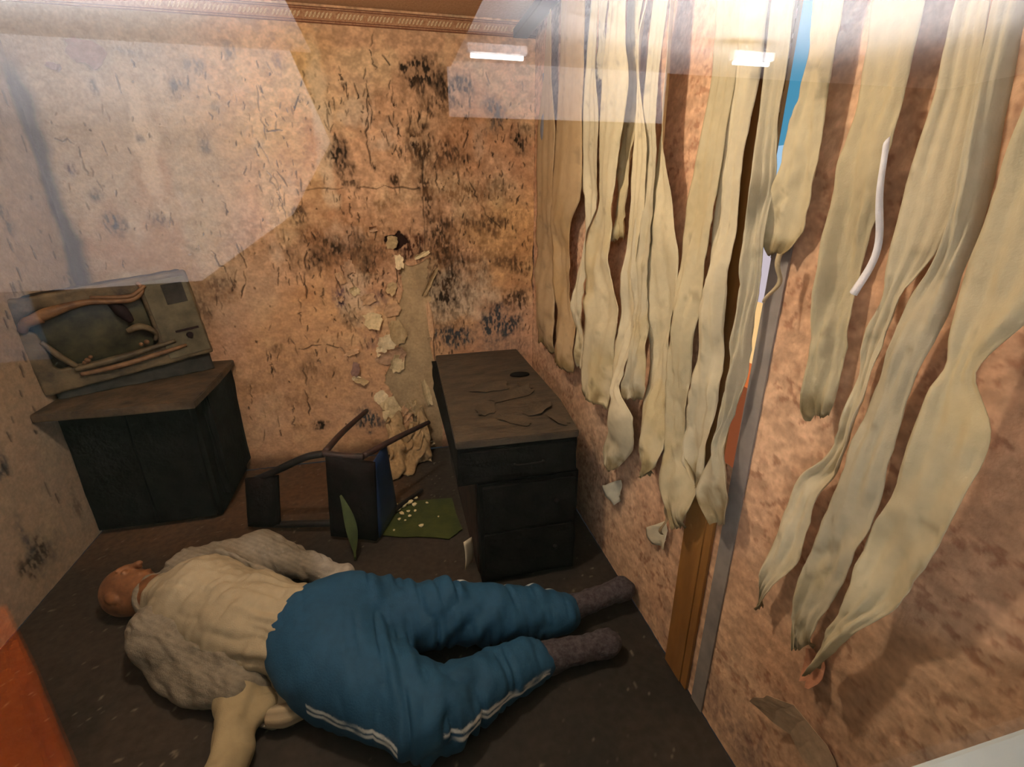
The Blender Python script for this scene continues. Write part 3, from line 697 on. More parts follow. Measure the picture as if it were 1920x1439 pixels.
# ---- flakes of peeling paper: parts of the back wall
rf = np.random.default_rng(77)
def flake(name, w, h, curl, cols, seed, thick=0.0016, lump=0.0):
    r = np.random.default_rng(seed); n = 6
    s = np.linspace(-1, 1, n); a, b = np.meshgrid(s, s, indexing='ij')
    jag = 1 + 0.35 * (r.random((n, n)) - 0.5)
    a2 = a * jag * np.where(np.abs(b) > .9, r.uniform(.6, 1.0, (n, n)), 1); b2 = b * jag * np.where(np.abs(a) > .9, r.uniform(.6, 1.0, (n, n)), 1)
    dirn = r.uniform(0, 2 * math.pi); q = a2 * math.cos(dirn) + b2 * math.sin(dirn)
    out = 0.006 + curl * np.clip(q + 0.2, 0, None) ** 2 + lump * r.random((n, n))
    P = np.stack([a2 * w / 2, -out, b2 * h / 2], -1).reshape(-1, 3)
    P2 = P + np.array([0, thick, 0])
    F = [(i * n + j, (i + 1) * n + j, (i + 1) * n + j + 1, i * n + j + 1) for i in range(n - 1) for j in range(n - 1)]
    F2 = [tuple(k + n * n for k in f[::-1]) for f in F]
    rim = [i * n for i in range(n)] + [(n - 1) * n + j for j in range(1, n)] + [i * n + n - 1 for i in range(n - 2, -1, -1)] + [j for j in range(n - 2, 0, -1)]
    F3 = [(rim[i], rim[(i + 1) % len(rim)], rim[(i + 1) % len(rim)] + n * n, rim[i] + n * n) for i in range(len(rim))]
    c = np.array(cols) * (0.85 + 0.3 * r.random((2 * n * n, 1)))
    return mesh_obj(name, np.vstack([P, P2]), F + F2 + F3, M['flake'], smooth=False, col=c)
FC = [lin(214, 192, 150), lin(196, 158, 122), lin(178, 154, 116), lin(226, 206, 168), lin(186, 150, 120)]
for i, (x, z, w, h_) in enumerate(FLAKES):
    lowp = z < 0.35
    o = flake('paper_flake', w * 1.15, h_ * 1.15, rf.uniform(0.006, 0.022), FC[i % 5], 100 + i, lump=0.02 if lowp else 0.004)
    o.location = (x, -0.006 if not lowp else -0.012 - 0.02 * rf.random(), z); o.rotation_euler = (0, rf.uniform(-.5, .5), 0)
    o.parent = wall_back
# a hanging peeled tongue of paper high on the left, and loose curls
for (x, z, w, h_) in [(-2.14, 2.24, .16, .10), (-2.28, 2.18, .07, .03), (-1.15, 0.62, .05, .09)]:
    o = flake('paper_flake', w, h_, .02, lin(150, 118, 108), 300 + int(z * 100)); o.location = (x, -.008, z); o.rotation_euler = (0, .35, 0); o.parent = wall_back

# ---- left wall
U2 = np.arange(-2.95, 0.003, 0.008); V2 = np.arange(0, H + .001, 0.008)
gy, gz = np.meshgrid(U2, V2, indexing='ij')
C, Hh = wallpaper(gy, gz, 4.0); C = np.array(C)
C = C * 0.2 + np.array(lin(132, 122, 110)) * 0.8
for i in range(26):
    stain(C, gy, gz, rs.uniform(-1.3, -.02), rs.uniform(.1, 2.0), rs.uniform(.03, .12), rs.uniform(.04, .14), rs.uniform(.3, .7), int(rs.choice([0, 3, 3, 4])), 60 + i)
its = []
for i in range(120):
    y = rs.uniform(-1.4, -.03); z = rs.uniform(.3, 2.2); L = rs.uniform(.02, .08)
    its.append(([(y, z + L / 2), (y + rs.normal(0, .004), z - L / 2)], .007, rs.uniform(.5, .9)))
dashes(C, Hh, U2, V2, its, lin(46, 44, 44), .004)
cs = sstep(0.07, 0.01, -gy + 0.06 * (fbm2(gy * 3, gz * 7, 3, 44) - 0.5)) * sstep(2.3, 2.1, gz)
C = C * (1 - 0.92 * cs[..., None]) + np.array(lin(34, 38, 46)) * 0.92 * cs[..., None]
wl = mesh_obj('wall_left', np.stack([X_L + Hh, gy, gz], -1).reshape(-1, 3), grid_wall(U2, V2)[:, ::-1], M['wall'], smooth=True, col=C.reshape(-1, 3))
tag(wl, 'sooty left wall with pale peeling wallpaper', kind='structure')

# ---- right wall (with a narrow upright gap beside a brown board)
SLIT = (-2.012, -1.955, 0.90)
ys = np.unique(np.round(np.r_[np.arange(-2.95, 0.003, 0.005), SLIT[0], SLIT[1]], 4)); zs = np.arange(0, H + .001, 0.005)
gy, gz = np.meshgrid(ys, zs, indexing='ij')
a = np.array(lin(214, 176, 144)); b = np.array(lin(198, 156, 124))
n = fbm2(gy * 3, gz * 3, 4, 51)[..., None]
C = a + (b - a) * sstep(.3, .7, n)
emb = fbm2(gy * 30 + gz * 12, gz * 44, 3, 52); fine = fbm2(gy * 80, gz * 80, 3, 53)
C = C * (0.84 + 0.32 * sstep(.25, .75, emb))[..., None] * (0.88 + 0.24 * fine)[..., None]
fl = sstep(.60, .72, fbm2(gy * 62 + gz * 36, gz * 56 - gy * 20, 2, 54)) * sstep(.35, .6, fbm2(gy * 9, gz * 9, 3, 55))
fl = fl * 0.55
C = C * (1 - fl[..., None]) + np.array(lin(136, 84, 62)) * fl[..., None]
for (y, z, ry, rz_, st, k) in [(-2.44, .42, .14, .22, .22, 2), (-2.36, .62, .06, .16, .25, 2), (-1.15, .4, .2, .2, .3, 0), (-2.3, 1.9, .05, .3, .3, 1), (-2.2, .12, .5, .10, .35, 4), (-0.2, 1.95, .1, .12, .6, 3)]:
    stain(C, gy, gz, y, z, ry, rz_, st, k, 90 + int(10 * z))
Hh = .003 * (emb - .5) - .002 * fl
Q = grid_wall(ys, zs)
cy = gy.ravel()[Q].mean(1); cz = gz.ravel()[Q].mean(1)
Q = Q[~((cy > SLIT[0]) & (cy < SLIT[1]) & (cz > SLIT[2]))]
wall_right = mesh_obj('wall_right', np.stack([-Hh, gy, gz], -1).reshape(-1, 3), Q, M['wall'], smooth=True, col=C.reshape(-1, 3))
tag(wall_right, 'salmon flecked wallpapered wall behind the melted blind', kind='structure')
# torn flap of paper low on the right wall
fo = flake('paper_flake', .17, .10, .035, lin(172, 146, 120), 410); fo.location = (-0.008, -2.40, .40); fo.rotation_euler = (0, .25, -math.pi / 2); fo.parent = wall_right
fo = flake('paper_flake', .05, .08, .02, lin(172, 120, 92), 411); fo.location = (-0.008, -2.385, .60); fo.rotation_euler = (0, -.2, -math.pi / 2); fo.parent = wall_right

# ---- floor and ceiling
xs = np.arange(X_L, 0.003, 0.008); yf = np.arange(-2.78, 0.003, 0.008)
gx, gyf = np.meshgrid(xs, yf, indexing='ij')
n = fbm2(gx * 3, gyf * 3, 5, 61)[..., None]
C = np.array(lin(58, 49, 42)) + (np.array(lin(40, 35, 32)) - np.array(lin(58, 49, 42))) * sstep(.3, .7, n)
bk = sstep(-0.95, -0.45, gyf + .3 * (fbm2(gx * 4, gyf * 4, 3, 62) - .5))[..., None] * sstep(-0.7, -1.1, gx)[..., None]
C = C * (1 - .75 * bk) + np.array(lin(98, 70, 46)) * .75 * bk
Hh = .006 * (fbm2(gx * 9, gyf * 9, 4, 63) - .5)
spk = sstep(.93, .97, fbm2(gx * 60, gyf * 60, 1, 64))[..., None] * .4
C = C * (1 - spk) + np.array(lin(150, 140, 124)) * spk
fl_o = mesh_obj('floor', np.stack([gx, gyf, Hh - .004], -1).reshape(-1, 3), grid_wall(xs, yf), M['floor'], smooth=True, col=C.reshape(-1, 3))
tag(fl_o, 'dark soot covered floor of the display room', kind='structure')
ce = mesh_obj('ceiling', [(X_L, -2.95, H), (0.3, -2.95, H), (0.3, 0, H), (X_L, 0, H)], [(0, 3, 2, 1)], M['ceiling'])
tag(ce, 'papered ceiling above the border', kind='structure')

# ---- wallpaper border under the ceiling: two lines and slanted leaves
tb = box('trim_1', (X_L, -.007, 2.420), (-.002, -.001, 2.488), M['border']); tag(tb, 'patterned paper border under the ceiling', kind='structure')
for z in (2.422, 2.431, 2.477, 2.486):
    box('border_line', (X_L, -.0095, z - .0016), (-.002, -.005, z + .0016), M['border_line'], tb)
lw = []; lf = []
bm = bmesh.new(); bmesh.ops.create_icosphere(bm, subdivisions=1, radius=1.0)
for v in bm.verts: v.co = Vector((v.co.x * .006, v.co.y * .004, v.co.z * .017))
leaf_me = bpy.data.meshes.new('border_leaf'); bm.to_mesh(leaf_me); bm.free(); leaf_me.materials.append(M['border_leaf'])
for i in range(100):
    x = -0.02 - i * 0.0185
    if i % 8 == 7: continue
    o = bpy.data.objects.new('border_leaf', leaf_me); COL.objects.link(o); o.parent = tb
    o.location = (x, -.009, 2.454); o.rotation_euler = (0, .62, 0)

# ---- cornice, boards and a slat-shadow strip on the right wall
tag(box('trim_2', (-.045, -2.78, 2.462), (-.001, -.008, 2.499), M['cornice'], bevel=.004), 'grey strip where right wall meets ceiling', kind='structure')
tag(box('trim_3', (-.016, -1.954, 0.0), (-.001, -1.858, 2.46), M['brown_board'], bevel=.003), 'brown varnished upright board on the right wall', kind='structure')
tag(box('trim_5', (-.012, -1.985, 0.0), (-.001, -1.9545, .90), M['brown_board'], bevel=.002), 'lower brown fillet closing the foot of the gap', kind='structure')
tag(box('slat_shadow_strip', (-.006, -2.068, 0.0), (-.0005, -2.013, 2.46), M['shadow_grey'], bevel=.001), 'grey upright strip standing in for slat shadow beside the brown board', kind='structure')  # stands in for the slats' shadow and reflection on the wall
# reveal of the gap and what is seen through it: an added glowing panel in place of the lit next room
box('gap_reveal', (0.0, -1.955, .90), (.010, -1.949, 2.46), M['brown_board'], wall_right)
box('gap_reveal', (0.0, -2.018, .90), (.010, -2.012, 2.46), M['brown_board'], wall_right)
pan = empty('glow_panel', (0.30, -1.7, .6))
tag(pan, 'added glowing blue and orange panel glimpsed through the gap in the wall', 'added panel')
for z0, z1, c, s_ in [(.2, .98, lin(160, 84, 50), .7), (.98, 1.07, lin(232, 120, 60), .9), (1.07, 1.28, lin(255, 206, 140), 1.1), (1.28, 1.45, lin(216, 200, 210), 1.0), (1.45, 1.75, lin(176, 214, 246), 1.0), (1.75, 2.5, lin(84, 160, 196), .9)]:
    box('panel_field', (0.0, -.6, z0 - .6), (.02, .9, z1 - .6), emat('panel_%d' % int(z0 * 100), c, s_), pan)

# ---- window to the gallery: sill, front wall, glass
GY = -2.938
tag(box('wall_front', (X_L - .1, -2.95, 0), (0.6, -2.80, .96), M['white_paint']), 'low front wall under the viewing window', kind='structure')
wn = box('window_1', (X_L - .1, -2.950, .955), (0.6, -2.752, .992), M['white_paint'], bevel=.006)
tag(wn, 'white painted sill of the viewing window', kind='structure')
box('window_frame', (X_L - .1, -2.95, 2.40), (0.6, -2.90, 2.5), M['white_paint'], wn)
gm, nt, b = mat_base('viewing_glass')
for n_ in list(nt.nodes):
    if n_.type == 'BSDF_PRINCIPLED': nt.nodes.remove(n_)
geo = N(nt, 'ShaderNodeNewGeometry'); dt = N(nt, 'ShaderNodeVectorMath', operation='DOT_PRODUCT')
nt.links.new(geo.outputs['Incoming'], dt.inputs[0]); nt.links.new(geo.outputs['Normal'], dt.inputs[1])
ab = N(nt, 'ShaderNodeMath', operation='ABSOLUTE'); nt.links.new(dt.outputs['Value'], ab.inputs[0])
om = N(nt, 'ShaderNodeMath', operation='SUBTRACT'); om.inputs[0].default_value = 1.0; nt.links.new(ab.outputs[0], om.inputs[1])
pw = N(nt, 'ShaderNodeMath', operation='POWER'); pw.inputs[1].default_value = 5.0; nt.links.new(om.outputs[0], pw.inputs[0])
ml = N(nt, 'ShaderNodeMath', operation='MULTIPLY_ADD'); ml.inputs[1].default_value = 0.94; ml.inputs[2].default_value = 0.055
nt.links.new(pw.outputs[0], ml.inputs[0])
tr = N(nt, 'ShaderNodeBsdfTransparent'); tr.inputs[0].default_value = (0.975, 0.985, 0.98, 1)
gl = N(nt, 'ShaderNodeBsdfGlossy'); gl.inputs['Roughness'].default_value = 0.0; gl.inputs['Color'].default_value = (1, 1, 1, 1)
ms = N(nt, 'ShaderNodeMixShader'); nt.links.new(ml.outputs[0], ms.inputs[0]); nt.links.new(tr.outputs[0], ms.inputs[1]); nt.links.new(gl.outputs[0], ms.inputs[2])
nt.links.new(ms.outputs[0], nt.nodes['Material Output'].inputs['Surface'])
box('pane', (X_L - .1, GY - .006, .992), (0.6, GY, 2.40), gm, wn)

# ------------------------------------------------------------------ the melted vertical blind
blind = empty('vertical_blind', (0, -1.4, 2.45))
tag(blind, 'cream vertical blind with heat-melted twisted slats along the right wall', 'window blind')
rail_ = box('head_rail', (-.13, -1.36, -.035), (-.05, 1.39, .005), M['rail'], blind, bevel=.004)
def make_slat(i, d, L, R):
    r = np.random.default_rng(900 + i); nr, nc = 120, 15
    L = np.array(L, float); R = np.array(R, float)
    top = 2.425
    if L[0, 1] < top: L = np.vstack([[L[0, 0] + 0.0, top], L])
    if R[0, 1] < top: R = np.vstack([[R[0, 0] + 0.0, top], R])
    def edge(E):
        zz = np.linspace(E[0, 1], E[-1, 1], nr); o_ = np.argsort(E[:, 1])
        yy = np.interp(zz, E[o_, 1], E[o_, 0]); k_ = np.array([1, 2, 3, 2, 1]) / 9.0
        ys_ = np.convolve(np.pad(yy, 2, mode='edge'), k_, 'valid'); ys_[0] = yy[0]; ys_[-1] = yy[-1]
        return np.stack([ys_, zz], 1)
    Lc = edge(L); Rc = edge(R)
    t = np.linspace(0, 1, nr)[:, None]; u = np.linspace(0, 1, nc)[None, :]
    # ragged lower hem
    rag = 0.018 * (r.random(nc) - .5); rag[[0, -1]] = 0
    y = Lc[:, :1] * (1 - u) + Rc[:, :1] * u
    z = Lc[:, 1:] * (1 - u) + Rc[:, 1:] * u + sstep(.93, 1, t) * rag[None, :]
    wid = np.abs(Rc[:, :1] - Lc[:, :1])
    melt = sstep(.25, .85, t)
    tot = L[0, 1] - L[-1, 1]
    x = -d - (0.016 * r.uniform(-1, 1)) * (1 - (2 * u - 1) ** 2) * (1 - melt)
    x = x - melt * 0.20 * np.minimum(wid, .12) * (1 - (2 * u - 1) ** 2) * np.sin(t * tot * r.uniform(5, 9) + r.uniform(0, 6))
    x = x - 0.016 * (vn2(t * tot * 6 + i * 3.1, u * 1.7 + i) - .5) * (0.3 + melt)
    x = x - 0.03 * melt * (vn2(t * tot * 9 + i * 5.7, u * 2.6 + i * 2) - .5)
    cre = np.abs(vn2(t * tot * 17 + u * 3.0 + i * 2.3, u * 3.4 - t * tot * 5 + i) - .5) * 2
    x = x - (.002 + .008 * melt) * (cre - .45)
    x = x - .003 * melt * (np.abs(vn2(t * tot * 40 + i, u * 6.5 + i * 3) - .5) * 2 - .5)
    # lines pressed into the fabric
    x = x + 0.0025 * np.cos(u * math.pi * 6 + 2 * t)
    # twist where the slat is pinched
    pinch = np.clip(1 - wid / (np.median(wid) + 1e-6), 0, 1)
    x = x + (u - .5) * 0.06 * pinch * (1 if i % 2 else -1)
    x = np.minimum(x, -0.02)
    P = np.stack([x, y, z], -1).reshape(-1, 3)
    base = np.array(lin(*[(214, 203, 170), (206, 194, 160), (218, 208, 178), (204, 195, 168)][i % 4]))
    n1 = fbm2(y * 5 + i, z * 5, 4, 70 + i); n2 = fbm2(y * 26 + i, z * 26, 3, 71 + i)
    c = base * (0.86 + 0.26 * n1)[..., None]
    yel = sstep(.55, .75, fbm2(y * 7, z * 4, 4, 72 + i)) * (.3 + .6 * melt)
    c = c * (1 - .45 * yel[..., None]) + np.array(lin(196, 172, 112)) * .45 * yel[..., None]
    if i < 2:
        c = c * np.array(lin(220, 196, 170)) / np.array(lin(236, 230, 214))
    be = sstep(.945, 1.0, t + 0.10 * (n2 - .5)) * sstep(.40, .62, n2 + .15)
    c = c * (1 - .75 * be[..., None]) + np.array(lin(112, 92, 48)) * .75 * be[..., None]
    sp = sstep(.74, .80, n2) * .35
    c = c * (1 - sp[..., None]) + np.array(lin(120, 108, 88)) * sp[..., None]
    P = P - np.array([0, -1.4, 2.45])
    o = mesh_obj('slat', P, grid_wall(np.arange(nr), np.arange(nc)), M['slat'], blind, smooth=True, col=np.clip(c, 0, 1).reshape(-1, 3))
    sd = o.modifiers.new('thickness', 'SOLIDIFY'); sd.thickness = .0016; sd.offset = 0
    return o
for i, (d, L, R) in enumerate(SLATS): make_slat(i, d, L, R)
# short torn strips still clipped to the rail or caught between the slats
def strip(L, R, d, colr, i):
    Lc = catmull(L, 24); Rc = catmull(R, 24); u = np.linspace(0, 1, 5)[None, :]; t = np.linspace(0, 1, 24)[:, None]
    y = Lc[:, :1] * (1 - u) + Rc[:, :1] * u; z = Lc[:, 1:] * (1 - u) + Rc[:, 1:] * u
    x = -d - .02 * np.sin(t * 7 + i) * t - .006 * (1 - (2 * u - 1) ** 2) + 0 * u
    P = np.stack([x, y, z], -1).reshape(-1, 3) - np.array([0, -1.4, 2.45])
    c = np.array(colr) * (.9 + .2 * fbm2(y * 30, z * 30, 3, 5 + i))[..., None]
    o = mesh_obj('torn_strip', P, grid_wall(np.arange(24), np.arange(5)), M['slat'], blind, smooth=True, col=c.reshape(-1, 3))
    o.modifiers.new('thickness', 'SOLIDIFY').thickness = .0016
    return o
for i, (L, R, d, c_) in enumerate(STRIPS): strip(L, R, d, lin(*c_), i)

# ------------------------------------------------------------------ burnt desk against the right wall
desk = empty('burnt_desk', (-0.40, -0.75, 0))
tag(desk, 'black charred desk with a brown scorched top in the corner by the blind', 'desk')
def dl(p): return (p[0] + 0.40, p[1] + 0.75)
tp = prism('desk_top', [dl(p) for p in [(-.664, -.175), (-.155, -.168), (-.155, -1.02), (-.19, -1.345), (-.693, -1.332)]], .690, .722, M['desk_top'], desk, bevel=.004)
box('drawer_box', (-.690 + .40, -1.318 + .75, .515), (-.185 + .40, -.19 + .75, .690), M['char'], desk, rough=.0035, seed=3)
ped = box('pedestal', (-.607 + .40, -1.325 + .75, .012), (-.178 + .40, -.20 + .75, .515), M['char'], desk, rough=.004, seed=4)
box('side_panel', (-.6145 + .40, -1.26 + .75, .015), (-.6005 + .40, -.22 + .75, .512), M['char_brown'], desk)
dr = box('drawer_front', (-.672 + .40, -1.338 + .75, .535), (-.205 + .40, -1.316 + .75, .672), M['char'], desk, rough=.003, seed=5)
tube('handle', [(-.06, -1.340 + .75, .60), (-.05, -1.356 + .75, .602), (.05, -1.356 + .75, .602), (.06, -1.340 + .75, .60)], .005, M['char'], dr)
d2 = box('drawer_front', (-.592 + .40, -1.340 + .75, .285), (-.195 + .40, -1.320 + .75, .500), M['char'], desk, rough=.003, seed=6)
d3 = box('drawer_front', (-.592 + .40, -1.342 + .75, .040), (-.195 + .40, -1.320 + .75, .268), M['char'], desk, rough=.003, seed=7)
for dd, z in ((d2, .40), (d3, .16)):
    bm = bmesh.new(); bmesh.ops.create_uvsphere(bm, u_segments=10, v_segments=6, radius=.012, matrix=Matrix.Translation((.12, -1.352 + .75, z)))
    bm_obj('knob', bm, M['char'], dd, smooth=True)
# blistered veneer scabs on the top
for k, (x, y, sx, sy) in enumerate([(-.46, -.80, .09, .05), (-.36, -.92, .12, .04), (-.30, -1.10, .08, .05), (-.52, -1.05, .07, .04), (-.28, -.82, .06, .03), (-.24, -1.24, .05, .03), (-.42, -1.2, .07, .03)]):
    f = flake('veneer_scab', sx * 2, sy * 2, .006, lin(70, 60, 48), 500 + k); f.data.materials.clear(); f.data.materials.append(M['desk_top'])
    f.rotation_euler = (math.pi / 2 * -1, 0, .4 * k); f.location = (x + .40, y + .75, .7215); f.parent = desk
# lump of melted plastic lying on the desk
fd = Field((-.36, -.74, .71), (-.16, -.56, .77), .004)
fd.ell((-.26, -.65, .727), (.055, .032, .012), .006); fd.ell((-.235, -.655, .730), (.022, .014, .010), .006); fd.ell((-.285, -.645, .728), (.018, .014, .008), .006)
fd.clamp_floor(.7235)
V_, Q_ = fd.mesh(); V_ = relax(V_, Q_, 1)
lump = mesh_obj('melted_lump', V_, Q_, M['char'], smooth=True)
tag(lump, 'small flat black melted lump on the scorched desk top', 'debris')
# white sheet leaning at the side of the desk
pv = []
for i in range(7):
    for j in range(5):
        a, b = i / 6, j / 4
        pv.append((-.672 + .044 * b + .006 * math.sin(3 * a), -1.235 + .05 * b + .01 * a, .012 + .15 * a * (1 - .12 * b)))
ps = mesh_obj('paper_sheet', pv, grid_wall(np.arange(7), np.arange(5)), M['paper'], smooth=True)
ps.modifiers.new('thickness', 'SOLIDIFY').thickness = .002
tag(ps, 'small white sheet leaning against the side of the charred desk', 'paper')

# ------------------------------------------------------------------ television stand in the left corner
st_ = empty('television_stand', (-2.14, -.33, 0))
tag(st_, 'black burnt cabinet in the left corner carrying the television', 'cabinet')
box('body', (-.325, -.165, .012), (.255, .325, .700), M['char'], st_, rough=.003, seed=11)
top_ = prism('top_board', [(-.322, -.318), (.0, -.330), (.318, -.322), (.325, .0), (.318, .322), (-.322, .322)], .700, .738, M['stand_top'], st_, bevel=.004)
dL = box('door', (-.300, -.190, .03), (-.045, -.166, .675), M['char'], st_, rough=.002, seed=12)
dR = box('door', (-.035, -.190, .03), (.235, -.166, .675), M['char'], st_, rough=.002, seed=13)
# sagging right-hand flap of the top
box('hanging_flap', (.262, -.10, .10), (.300, .30, .700), M['char'], st_, rough=.006, seed=14)

# ------------------------------------------------------------------ burnt television
tv = empty('burnt_television', (-2.165, -.335, .800))
tag(tv, 'burnt tube television with melted sagging casing on the black cabinet', 'television')
tv.rotation_euler = (0, math.radians(-5.5), math.radians(29))
W2, HT = .345, .445                       # half width, height; local front faces -y
def tvm(name, fd_, mat, disp=0.0, sc=30, par=tv):
    V_, Q_ = fd_.mesh(); V_ = relax(V_, Q_, 1)
    if disp: V_ = V_ + vnormals(V_, Q_) * (disp * (vn3(V_ * sc) - .5))[:, None]
    return mesh_obj(name, V_, Q_, mat, par, smooth=True)
zb = .010
fd = Field((-W2 - .03, -.05, zb - .03), (W2 + .03, .32, HT + .05), .009)
fd.box((0, .07, zb + (HT - zb) / 2), (W2, .055, (HT - zb) / 2), .004, rnd=.012)
fd.box((-.02, .16, .23), (.20, .12, .15), .03, rnd=.03)
fd.box((-.075, -.02, .235), (.205, .10, .150), .006, sub=True)
tvm('case', fd, M['tv_case'], .006, 40)
fd = Field((-W2 - .03, -.09, -.02), (W2 + .03, .05, HT + .05), .006)
fd.box((0, -.005, zb + (HT - zb) / 2), (W2 + .004, .018, (HT - zb) / 2 + .004), .003, rnd=.01)
fd.box((-.070, 0, .245), (.205, .10, .135), .006, sub=True, rnd=.03)
fd.ell((-.24, -.02, .33), (.07, .10, .045), .02, sub=True)
tvm('bezel', fd, M['tv_front'], .008, 26)
# bulging glass of the tube
sv = []
for i in range(17):
    for j in range(13):
        a, b = i / 8 - 1, j / 6 - 1
        sv.append((-.070 + .225 * a, .034 - .028 * (1 - .5 * a * a) * (1 - .5 * b * b), .245 + .150 * b))
mesh_obj('screen', sv, grid_wall(np.arange(17), np.arange(13)), M['tv_screen'], tv, smooth=True)
pn = box('control_panel', (.150, -.0275, zb + .02), (.338, -.019, HT - .02), M['tv_panel'], tv, bevel=.003)
bm = bmesh.new(); bmesh.ops.create_cone(bm, segments=16, radius1=.016, radius2=.013, depth=.018, cap_ends=True, matrix=Matrix.Translation((.27, -.035, .13)) @ Matrix.Rotation(math.pi / 2, 4, 'X'))
bm_obj('knob', bm, M['tv_dark'], pn, smooth=False)
box('speaker_slot', (.215, -.0305, .155), (.320, -.0268, .166), M['tv_dark'], pn)
box('speaker_slot', (.225, -.0305, .30), (.315, -.0268, .40), M['tv_case'], pn)
# melted drips and sagging strips across the screen
tube('melted_strip', [(-.29, -.03, .345), (-.20, -.045, .372), (-.08, -.04, .385), (.02, -.045, .368), (.10, -.04, .360), (.150, -.03, .395), (.140, -.02, .43)], [.020, .026, .018, .013, .012, .012, .010], M['tv_melt'], tv, n=40, k=10)
tube('melted_strip', [(-.05, -.03, .400), (.03, -.045, .385), (.10, -.045, .378), (.165, -.035, .41)], [.009, .010, .010, .008], M['tv_melt'], tv, n=26, k=8)
tube('melted_strip', [(-.315, -.03, .31), (-.29, -.04, .345), (-.235, -.045, .355)], [.016, .024, .022], M['tv_melt'], tv, n=16, k=8)
tube('melted_strip', [(-.275, -.022, .25), (-.235, -.03, .165), (-.200, -.03, .110)], [.010, .014, .012], M['tv_front'], tv, n=16, k=8)
tube('melted_strip', [(-.21, -.035, .098), (-.06, -.042, .102), (.10, -.038, .112), (.20, -.03, .118)], [.012, .016, .013, .009], M['tv_front'], tv, n=30, k=8)
tube('melted_strip', [(-.20, -.035, .070), (-.05, -.040, .066), (.13, -.036, .075), (.24, -.03, .082)], [.010, .013, .012, .008], M['tv_melt'], tv, n=30, k=8)
tube('melted_strip', [(.02, -.012, .36), (.045, -.02, .30), (.06, -.015, .255)], [.022, .030, .014], M['tv_dark'], tv, n=16, k=8)
tube('melted_strip', [(.03, -.02, .215), (.08, -.03, .225), (.115, -.028, .205), (.135, -.02, .17), (.12, -.02, .14)], [.012, .018, .016, .012, .008], M['tv_front'], tv, n=24, k=8)
for k, (x, z, r) in enumerate([(-.155, .125, .013), (-.14, .138, .009), (-.168, .118, .010), (.085, .145, .012), (.06, .14, .010)]):
    bm = bmesh.new(); bmesh.ops.create_icosphere(bm, subdivisions=2, radius=r, matrix=Matrix.Translation((x, -.03, z)))
    bm_obj('melted_blob', bm, M['tv_melt'], tv, smooth=True)
# slumped foot the set has sunk onto
fd = Field((-W2 - .02, -.06, -.16), (W2 + .03, .30, zb + .06), .009)
fd.box((.01, .09, -.04), (W2 - .02, .085, .080), .01, rnd=.02)
sb = tvm('slumped_base', fd, M['tv_case'], .012, 22)
for v in sb.data.vertices:      # the foot has set level on the cabinet top
    v.co.z = max(v.co.z, (.7415 - .800 - v.co.x * math.sin(math.radians(5.5))) / math.cos(math.radians(5.5)))

# ------------------------------------------------------------------ chair lying on its side
ch = empty('overturned_chair', (-1.25, -.70, 0))
tag(ch, 'burnt tubular chair lying overturned between the cabinet and the desk', 'chair')
co = lambda p: (p[0] + 1.25, p[1] + .70, p[2])
def ct(name, pts, r, m): return tube(name, [co(p) for p in pts], r, M[m], ch, n=28, k=10)
ct('leg', [(-1.262, -.80, .478), (-1.20, -.60, .475), (-1.092, -.30, .455)], [.016, .015, .013], 'chair_metal')
ct('leg', [(-1.085, -.86, .462), (-.93, -.70, .456), (-.750, -.515, .440)], [.016, .015, .012], 'chair_metal')
ct('leg', [(-1.262, -.78, .035), (-1.19, -.56, .03), (-1.09, -.27, .03)], [.015, .014, .013], 'chair_black')
ct('leg', [(-1.085, -.84, .035), (-.95, -.68, .03), (-.82, -.55, .03)], [.015, .014, .012], 'chair_black')
ct('seat_rail', [(-1.268, -.81, .478), (-1.255, -.82, .474), (-1.17, -.845, .462), (-1.085, -.865, .460)], .017, 'chair_metal')
ct('back_post', [(-1.262, -.815, .474), (-1.34, -.80, .462), (-1.42, -.765, .42), (-1.54, -.69, .34), (-1.66, -.62, .27)], [.018, .018, .019, .017, .015], 'chair_black')
ct('back_post', [(-1.262, -.78, .05), (-1.42, -.74, .045), (-1.55, -.70, .035), (-1.69, -.66, .032)], [.018, .019, .018, .015], 'chair_black')
def panel(name, quad, th, mat, disp=.004, seed=0):
    """thick padded panel over a 3-D quad (p00, p10, p11, p01)"""
    q = [np.array(co(p)) for p in quad]; n_ = 9
    nn = np.cross(q[1] - q[0], q[3] - q[0]); nn /= np.linalg.norm(nn)
    r = np.random.default_rng(seed); top = []; bot = []
    for i in range(n_):
        for j in range(n_):
            a, b = i / (n_ - 1), j / (n_ - 1)
            p = q[0] * (1 - a) * (1 - b) + q[1] * a * (1 - b) + q[2] * a * b + q[3] * (1 - a) * b
            bul = th * (0.35 + 0.65 * min(1, 5 * min(a, 1 - a, b, 1 - b))) + disp * (r.random() - .5)
            top.append(p + nn * bul); bot.append(p - nn * th * .4)
    n2 = n_ * n_
    F = [(i * n_ + j, (i + 1) * n_ + j, (i + 1) * n_ + j + 1, i * n_ + j + 1) for i in range(n_ - 1) for j in range(n_ - 1)]
    F2 = [tuple(k + n2 for k in f[::-1]) for f in F]
    rim = [i * n_ for i in range(n_)] + [(n_ - 1) * n_ + j for j in range(1, n_)] + [i * n_ + n_ - 1 for i in range(n_ - 2, -1, -1)] + [j for j in range(n_ - 2, 0, -1)]
    F3 = [(rim[i], rim[i] + n2, rim[(i + 1) % len(rim)] + n2, rim[(i + 1) % len(rim)]) for i in range(len(rim))]
    o = mesh_obj(name, top + bot, F + F2 + F3, M[mat], ch, smooth=True)
    return o
panel('seat', [(-1.290, -.835, .022), (-1.065, -.925, .020), (-1.035, -.925, .452), (-1.255, -.838, .470)], .030, 'chair_pad', seed=1)
